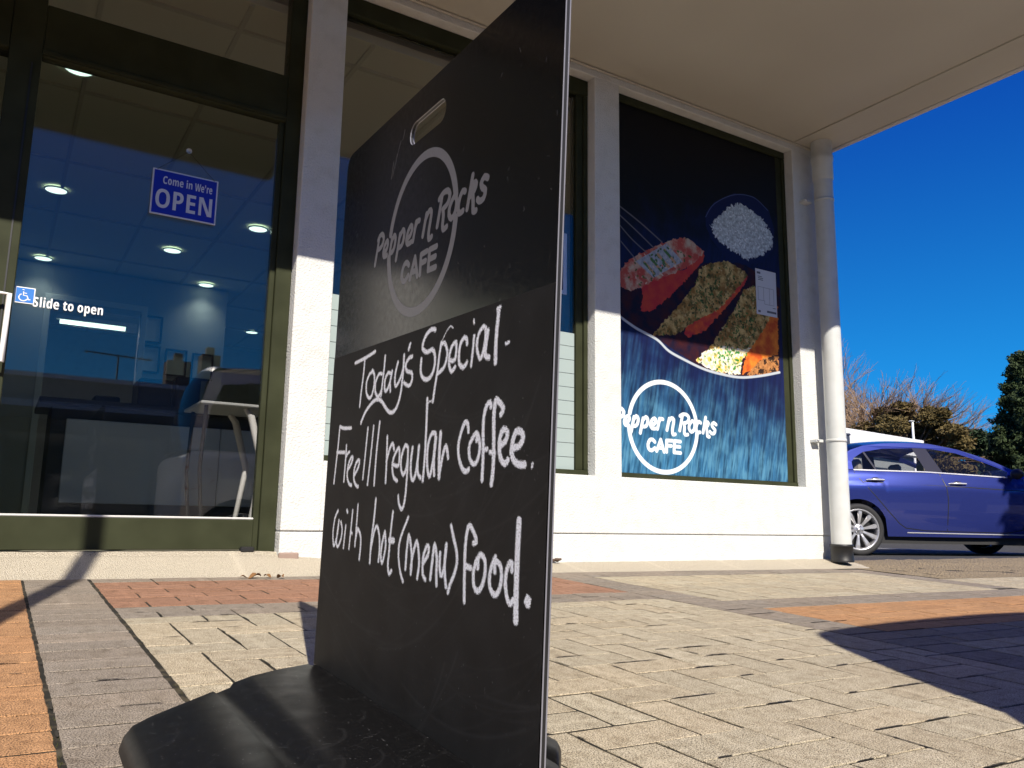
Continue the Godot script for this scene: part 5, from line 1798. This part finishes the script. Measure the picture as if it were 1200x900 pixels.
func leaf_mass(st: SurfaceTool, c: Vector3, rad: Vector3, n: int, size: float, r: RandomNumberGenerator, droop := 0.0) -> void:
	for i in n:
		var v := Vector3(r.randfn(0, 1), r.randfn(0, 1), r.randfn(0, 1)).normalized() * pow(r.randf(), 0.45)
		var p := c + v * rad
		var u := Vector3(r.randfn(0, 1), r.randfn(-droop, 0.6), r.randfn(0, 1)).normalized()
		var w := u.cross(Vector3(r.randfn(0, 1), r.randfn(0, 1), r.randfn(0, 1))).normalized()
		var s := size * r.randf_range(0.6, 1.4)
		st.add_vertex(p - u * s); st.add_vertex(p + w * s * 0.45); st.add_vertex(p + u * s)
		st.add_vertex(p + u * s); st.add_vertex(p - w * s * 0.45); st.add_vertex(p - u * s)

func foliage(r: float, g: float, b: float) -> StandardMaterial3D:
	var m := mat(r, g, b, 0.8)
	m.backlight_enabled = true
	m.backlight = lin(r * 0.6, g * 0.7, b * 0.4)
	m.albedo_texture = ntex(81, 0.05, [[0.0, Color(0.62, 0.62, 0.55)], [1.0, Color(1, 1, 1)]], 256, 3)
	tri(m, 0.7)
	return m

func broad_tree(called: String, at: Vector3, height: float, width: float, seed_: int, label: String, m: Material, layers: int, clumps: int, per: int, size: float) -> void:
	var t := thing(called, label, "tree", at, "trees beyond the car park")
	var r := RandomNumberGenerator.new()
	r.seed = seed_
	var st := start()
	tube(st, [Vector3.ZERO, Vector3(0.1, height * 0.3, 0), Vector3(0, height * 0.75, 0)], [height * 0.045, height * 0.035, height * 0.012], 8)
	var lf := start()
	for k in clumps:
		var y := pow(r.randf(), 0.8) * 0.85 + 0.15
		var a := r.randf() * TAU
		var rad := width * sqrt(maxf(0.05, 1.0 - pow(absf(y - 0.45) / 0.58, 2.0))) * sqrt(r.randf())
		var c := Vector3(cos(a) * rad, y * height, sin(a) * rad)
		if layers > 0:
			c.y = (floorf(y * layers) + 0.5 + r.randfn(0, 0.12)) / layers * height
		tube(st, [Vector3(0, c.y * 0.6, 0), c * 0.6 + Vector3(0, c.y * 0.25, 0), c], [height * 0.012, height * 0.008, height * 0.003], 4, false)
		leaf_mass(lf, c, Vector3(1, 0.55, 1) * width * r.randf_range(0.13, 0.27), per, size, r)
	put("trunk", smooth(st), mat(0.11, 0.08, 0.055, 0.95), t)
	put("crown", flat(lf), m, t)

func conifer(at: Vector3, height: float, width: float, seed_: int, label: String) -> void:
	var t := thing("conifer", label, "tree", at, "trees beyond the car park")
	var r := RandomNumberGenerator.new()
	r.seed = seed_
	var st := start()
	tube(st, [Vector3.ZERO, Vector3(0, height * 0.5, 0), Vector3(0, height * 0.97, 0)], [height * 0.04, height * 0.022, height * 0.004], 8)
	var lf := start()
	for k in 420:
		var y := 1.0 - pow(r.randf(), 0.62)
		var a := r.randf() * TAU
		var reach := width * (pow(1.0 - y, 0.75) * 0.95 + 0.05) * r.randf_range(0.62, 1.12)
		var tip := Vector3(cos(a) * reach, y * height + reach * 0.28, sin(a) * reach)
		var foot := Vector3(0, y * height, 0)
		tube(st, [foot, foot.lerp(tip, 0.6) - Vector3(0, 0.05, 0), tip], [0.02, 0.012, 0.004], 3, false)
		for e in 5:
			var c := foot.lerp(tip, lerpf(0.45, 1.0, e / 4.0))
			leaf_mass(lf, c, Vector3(1, 0.8, 1) * (0.10 + 0.16 * width * (1.0 - e / 6.0) * 0.5), 60, 0.045, r, -0.5)
	put("trunk", smooth(st), mat(0.09, 0.065, 0.045, 0.95), t)
	put("crown", flat(lf), foliage(0.045, 0.078, 0.018), t)

func build_background() -> void:
	bare_tree(Vector3(30.4, -0.2, -18.0), 7.7, 5, "leafless spreading tree standing beside the downpipe behind the blue car", Vector3(0.18, 0, 0.12))
	broad_tree("olive_tree", Vector3(28.6, -0.2, -14.4), 5.0, 2.1, 9, "brownish layered evergreen tree behind the roof of the blue car", foliage(0.20, 0.145, 0.045), 0, 70, 600, 0.075)
	broad_tree("green_tree", Vector3(32.8, -0.2, -14.6), 4.2, 2.2, 12, "dark green rounded tree between the brownish tree and the conifer", foliage(0.030, 0.068, 0.022), 0, 44, 600, 0.08)
	broad_tree("hedge_tree", Vector3(30.5, -0.2, -11.4), 2.9, 1.7, 14, "low dark green bush at the foot of the conifer", foliage(0.028, 0.060, 0.020), 0, 34, 500, 0.08)
	conifer(Vector3(21.55, -0.2, -6.75), 4.9, 1.25, 21, "tall dark conifer at the right edge, left of the two peaks")
	conifer(Vector3(22.3, -0.2, -5.55), 5.7, 1.6, 22, "tall dark conifer at the far right edge, half out of the picture")
	broad_tree("street_tree", Vector3(10.9, -0.2, 3.4), 6.4, 1.9, 31, "leafy street tree beyond the right edge that shades the front of the blue car", foliage(0.035, 0.070, 0.022), 0, 60, 300, 0.10)
	# low building with a white fascia behind the car
	var b := thing("low_building", "low grey building with a broad white fascia behind the blue car", "building", Vector3(22.9, -0.2, -10.55))
	b.rotation.y = 0.133
	var wall := mat(0.25, 0.27, 0.28, 0.8)
	boxpart("wall", Vector3(-8.0, 0, -4.0), Vector3(-0.2, 2.5, 0.0), wall, b)
	boxpart("fascia", Vector3(-8.2, 2.5, 0.0), Vector3(0.0, 3.0, 0.25), M.white, b, 0.01)
	boxpart("roof", Vector3(-8.2, 2.7, -4.2), Vector3(0.0, 2.98, -0.001), M.trim, b)
	boxpart("window", Vector3(-3.0, 1.2, 0.001), Vector3(-1.2, 2.1, 0.03), M.black, b)
	# white lamp post in front of the trees
	var lp := thing("lamp_post", "thin white lamp post in front of the brownish tree", "lamp post", Vector3(25.3, -0.2, -12.1))
	var st := start()
	tube(st, [Vector3(0, 0, 0), Vector3(0, 3.9, 0)], [0.045, 0.035], 10)
	put("pole", smooth(st), M.white, lp)
	boxpart("lamp_head", Vector3(-0.14, 3.9, -0.05), Vector3(0.06, 3.95, 0.05), M.trim, lp, 0.02)
	# dark panel post beside the downpipe
	var gp := thing("gate_post", "dark grey square post just right of the downpipe", "post", Vector3(10.05, -0.12, -3.6))
	boxpart("shaft", Vector3(-0.07, 0, -0.07), Vector3(0.07, 1.62, 0.07), mat(0.045, 0.055, 0.08, 0.6), gp, 0.008)
	boxpart("cap", Vector3(-0.08, 1.6205, -0.08), Vector3(0.08, 1.65, 0.08), mat(0.045, 0.055, 0.08, 0.6), gp, 0.008)
	# shops across the street, mirrored in the glass
	var across := [[-16.0, -4.4, 3.55, [0.30, 0.25, 0.2], "brown flat-roofed shop across the street, left of the aerial"], [-4.3, 7.4, 3.45, [0.22, 0.2, 0.19], "dark flat-roofed shop across the street with a television aerial"], [7.5, 20.0, 3.7, [0.33, 0.32, 0.3], "grey flat-roofed shop across the street, right of the aerial"]]
	for e in across:
		var s := thing("street_shop", e[4], "building", Vector3(0, -0.24, 16.5), "shops across the street")
		var wm := mat(e[3][0], e[3][1], e[3][2], 0.85)
		boxpart("wall", Vector3(e[0], 0, 0), Vector3(e[1], e[2], 7.0), wm, s)
		boxpart("parapet_cap", Vector3(e[0] - 0.02, e[2] + 0.001, -0.06), Vector3(e[1] + 0.02, e[2] + 0.10, 7.05), M.trim, s)
		var n := 3
		for i in n:
			var x0 := lerpf(e[0], e[1], (i + 0.12) / n)
			var x1 := lerpf(e[0], e[1], (i + 0.88) / n)
			var f := boxpart("shop_window", Vector3(x0, 0.5, -0.03), Vector3(x1, 2.3, -0.001), M.black, s)
			boxpart("pane", Vector3(x0 + 0.06, 0.56, -0.045) - f.position, Vector3(x1 - 0.06, 2.24, -0.031) - f.position, mat(0.02, 0.025, 0.03, 0.08), f)
		boxpart("awning", Vector3(e[0] + 0.1, 2.55, -2.2), Vector3(e[1] - 0.1, 2.68, -0.001), M.trim, s)
	var an := thing("television_aerial", "thin television aerial on the roof of the dark shop across the street", "aerial", Vector3(2.25, 3.31, 18.0))
	st = start()
	tube(st, [Vector3(0, 0, 0), Vector3(0, 0.85, 0)], [0.022, 0.018], 8)
	put("mast", smooth(st), M.black, an)
	st = start()
	tube(st, [Vector3(-0.75, 0.86, 0), Vector3(0.75, 0.80, 0)], [0.016, 0.016], 6)
	put("boom", smooth(st), M.black, an)
	for i in 9:
		st = start()
		var x := -0.7 + i * 0.17
		tube(st, [Vector3(x, 0.85 - i * 0.006, -0.28), Vector3(x, 0.85 - i * 0.006, 0.28)], [0.009, 0.009], 5)
		put("element", smooth(st), M.black, an)
	var ch := [[3.55, 0.75, 0.55, "square brick chimney on the dark shop across the street"], [4.3, 1.0, 0.45, "taller chimney beside the square one on the dark shop across the street"]]
	for e in ch:
		var c := thing("chimney", e[3], "chimney", Vector3(e[0], 3.31, 17.6))
		boxpart("stack", Vector3(-e[2] / 2, 0, -0.25), Vector3(e[2] / 2, e[1], 0.25), mat(0.16, 0.10, 0.08, 0.9), c, 0.01)
		boxpart("pot", Vector3(-0.1, e[1] + 0.0005, -0.1), Vector3(0.1, e[1] + 0.22, 0.1), mat(0.25, 0.12, 0.08, 0.9), c, 0.02)

# ------------------------------------------------------------------ litter and crumbs
func build_small_things() -> void:
	var r := RandomNumberGenerator.new()
	r.seed = 5
	var brown := mat(0.20, 0.10, 0.035, 0.9)
	var spots := [[0.93, 0.30], [0.985, 0.29], [1.03, 0.315], [0.885, 0.305]]
	var labels := ["curled brown leaf at the edge of the concrete apron, largest of the four", "small brown leaf lying right of the largest leaf by the apron", "brown leaf farthest right in the little heap by the apron", "brown leaf farthest left in the little heap by the apron"]
	for i in spots.size():
		var l := start()
		var s: float = [0.034, 0.022, 0.026, 0.018][i]
		grid(l, 6, 4, func(u: float, v: float) -> Vector3:
			var w := sin(u * PI) * (v - 0.5) * 2.0
			return Vector3((u - 0.5) * 2.0 * s, 0.004 + 0.35 * s * w * w + 0.2 * s * sin(u * 5.0), w * s * 0.5))
		var o := put("dry_leaf", smooth(l), brown, self, Vector3(spots[i][0], ground_y(spots[i][0], spots[i][1]) + 0.004, spots[i][1]))
		o.rotation.y = r.randf() * TAU
		tag(o, labels[i], "leaf", "dry leaves by the apron")
	# crumbs of dirt where wall and apron meet
	var c := start()
	for i in 7:
		var p := Vector3(2.62 + r.randf_range(-0.02, 0.02), 0.006 + r.randf_range(0, 0.012), 0.02 + r.randf_range(-0.008, 0.012))
		cbox(c, p - Vector3(0.009, 0.007, 0.008) * r.randf_range(0.6, 1.2), p + Vector3(0.009, 0.007, 0.008), 0.004)
	tag(put("dirt_clod", flat(c), mat(0.10, 0.065, 0.045, 0.95), self), "small brown clod of dirt at the foot of the white wall", "dirt")
	var br := start()
	cbox(br, Vector3(1.105, 0.018, 0.003), Vector3(1.195, 0.058, 0.028), 0.006)
	tag(put("brick_stub", flat(br), mat(0.30, 0.22, 0.18, 0.95), self), "worn brick stub at the foot of the pillar beside the sliding door", "brick")
	# moss and weeds in the joints
	var ms := start()
	for e in [[0.115, 2.43, 0.0, 0.06, 60], [0.98, 2.69, 0.03, 0.004, 40], [1.05, 2.70, 0.05, 0.004, 40], [1.07, 2.80, 0.05, 0.004, 40], [0.335, 2.05, 0.002, 0.05, 40], [1.55, 2.78, 0.05, 0.004, 50], [1.60, 2.62, 0.05, 0.004, 40], [0.115, 2.25, 0.003, 0.08, 40]]:
		for i in e[4]:
			var x: float = e[0] + r.randf_range(-1, 1) * (e[2] + 0.003)
			var z: float = e[1] + r.randf_range(-1, 1) * (e[3] + 0.003)
			var p := Vector3(x, ground_y(x, z) - 0.004, z)
			var q := p + Vector3(r.randfn(0, 0.0022), r.randf_range(0.003, 0.007), r.randfn(0, 0.0022))
			var w := Vector3(r.randfn(0, 1), 0, r.randfn(0, 1)).normalized() * 0.0016
			ms.add_vertex(p - w); ms.add_vertex(q); ms.add_vertex(p + w)
	var mo := put("moss", flat(ms), mat(0.05, 0.055, 0.012, 0.95), self)
	mo.set_meta("kind", "stuff")
	tag(mo, "dark green moss in the joints between the paving bricks", "moss")
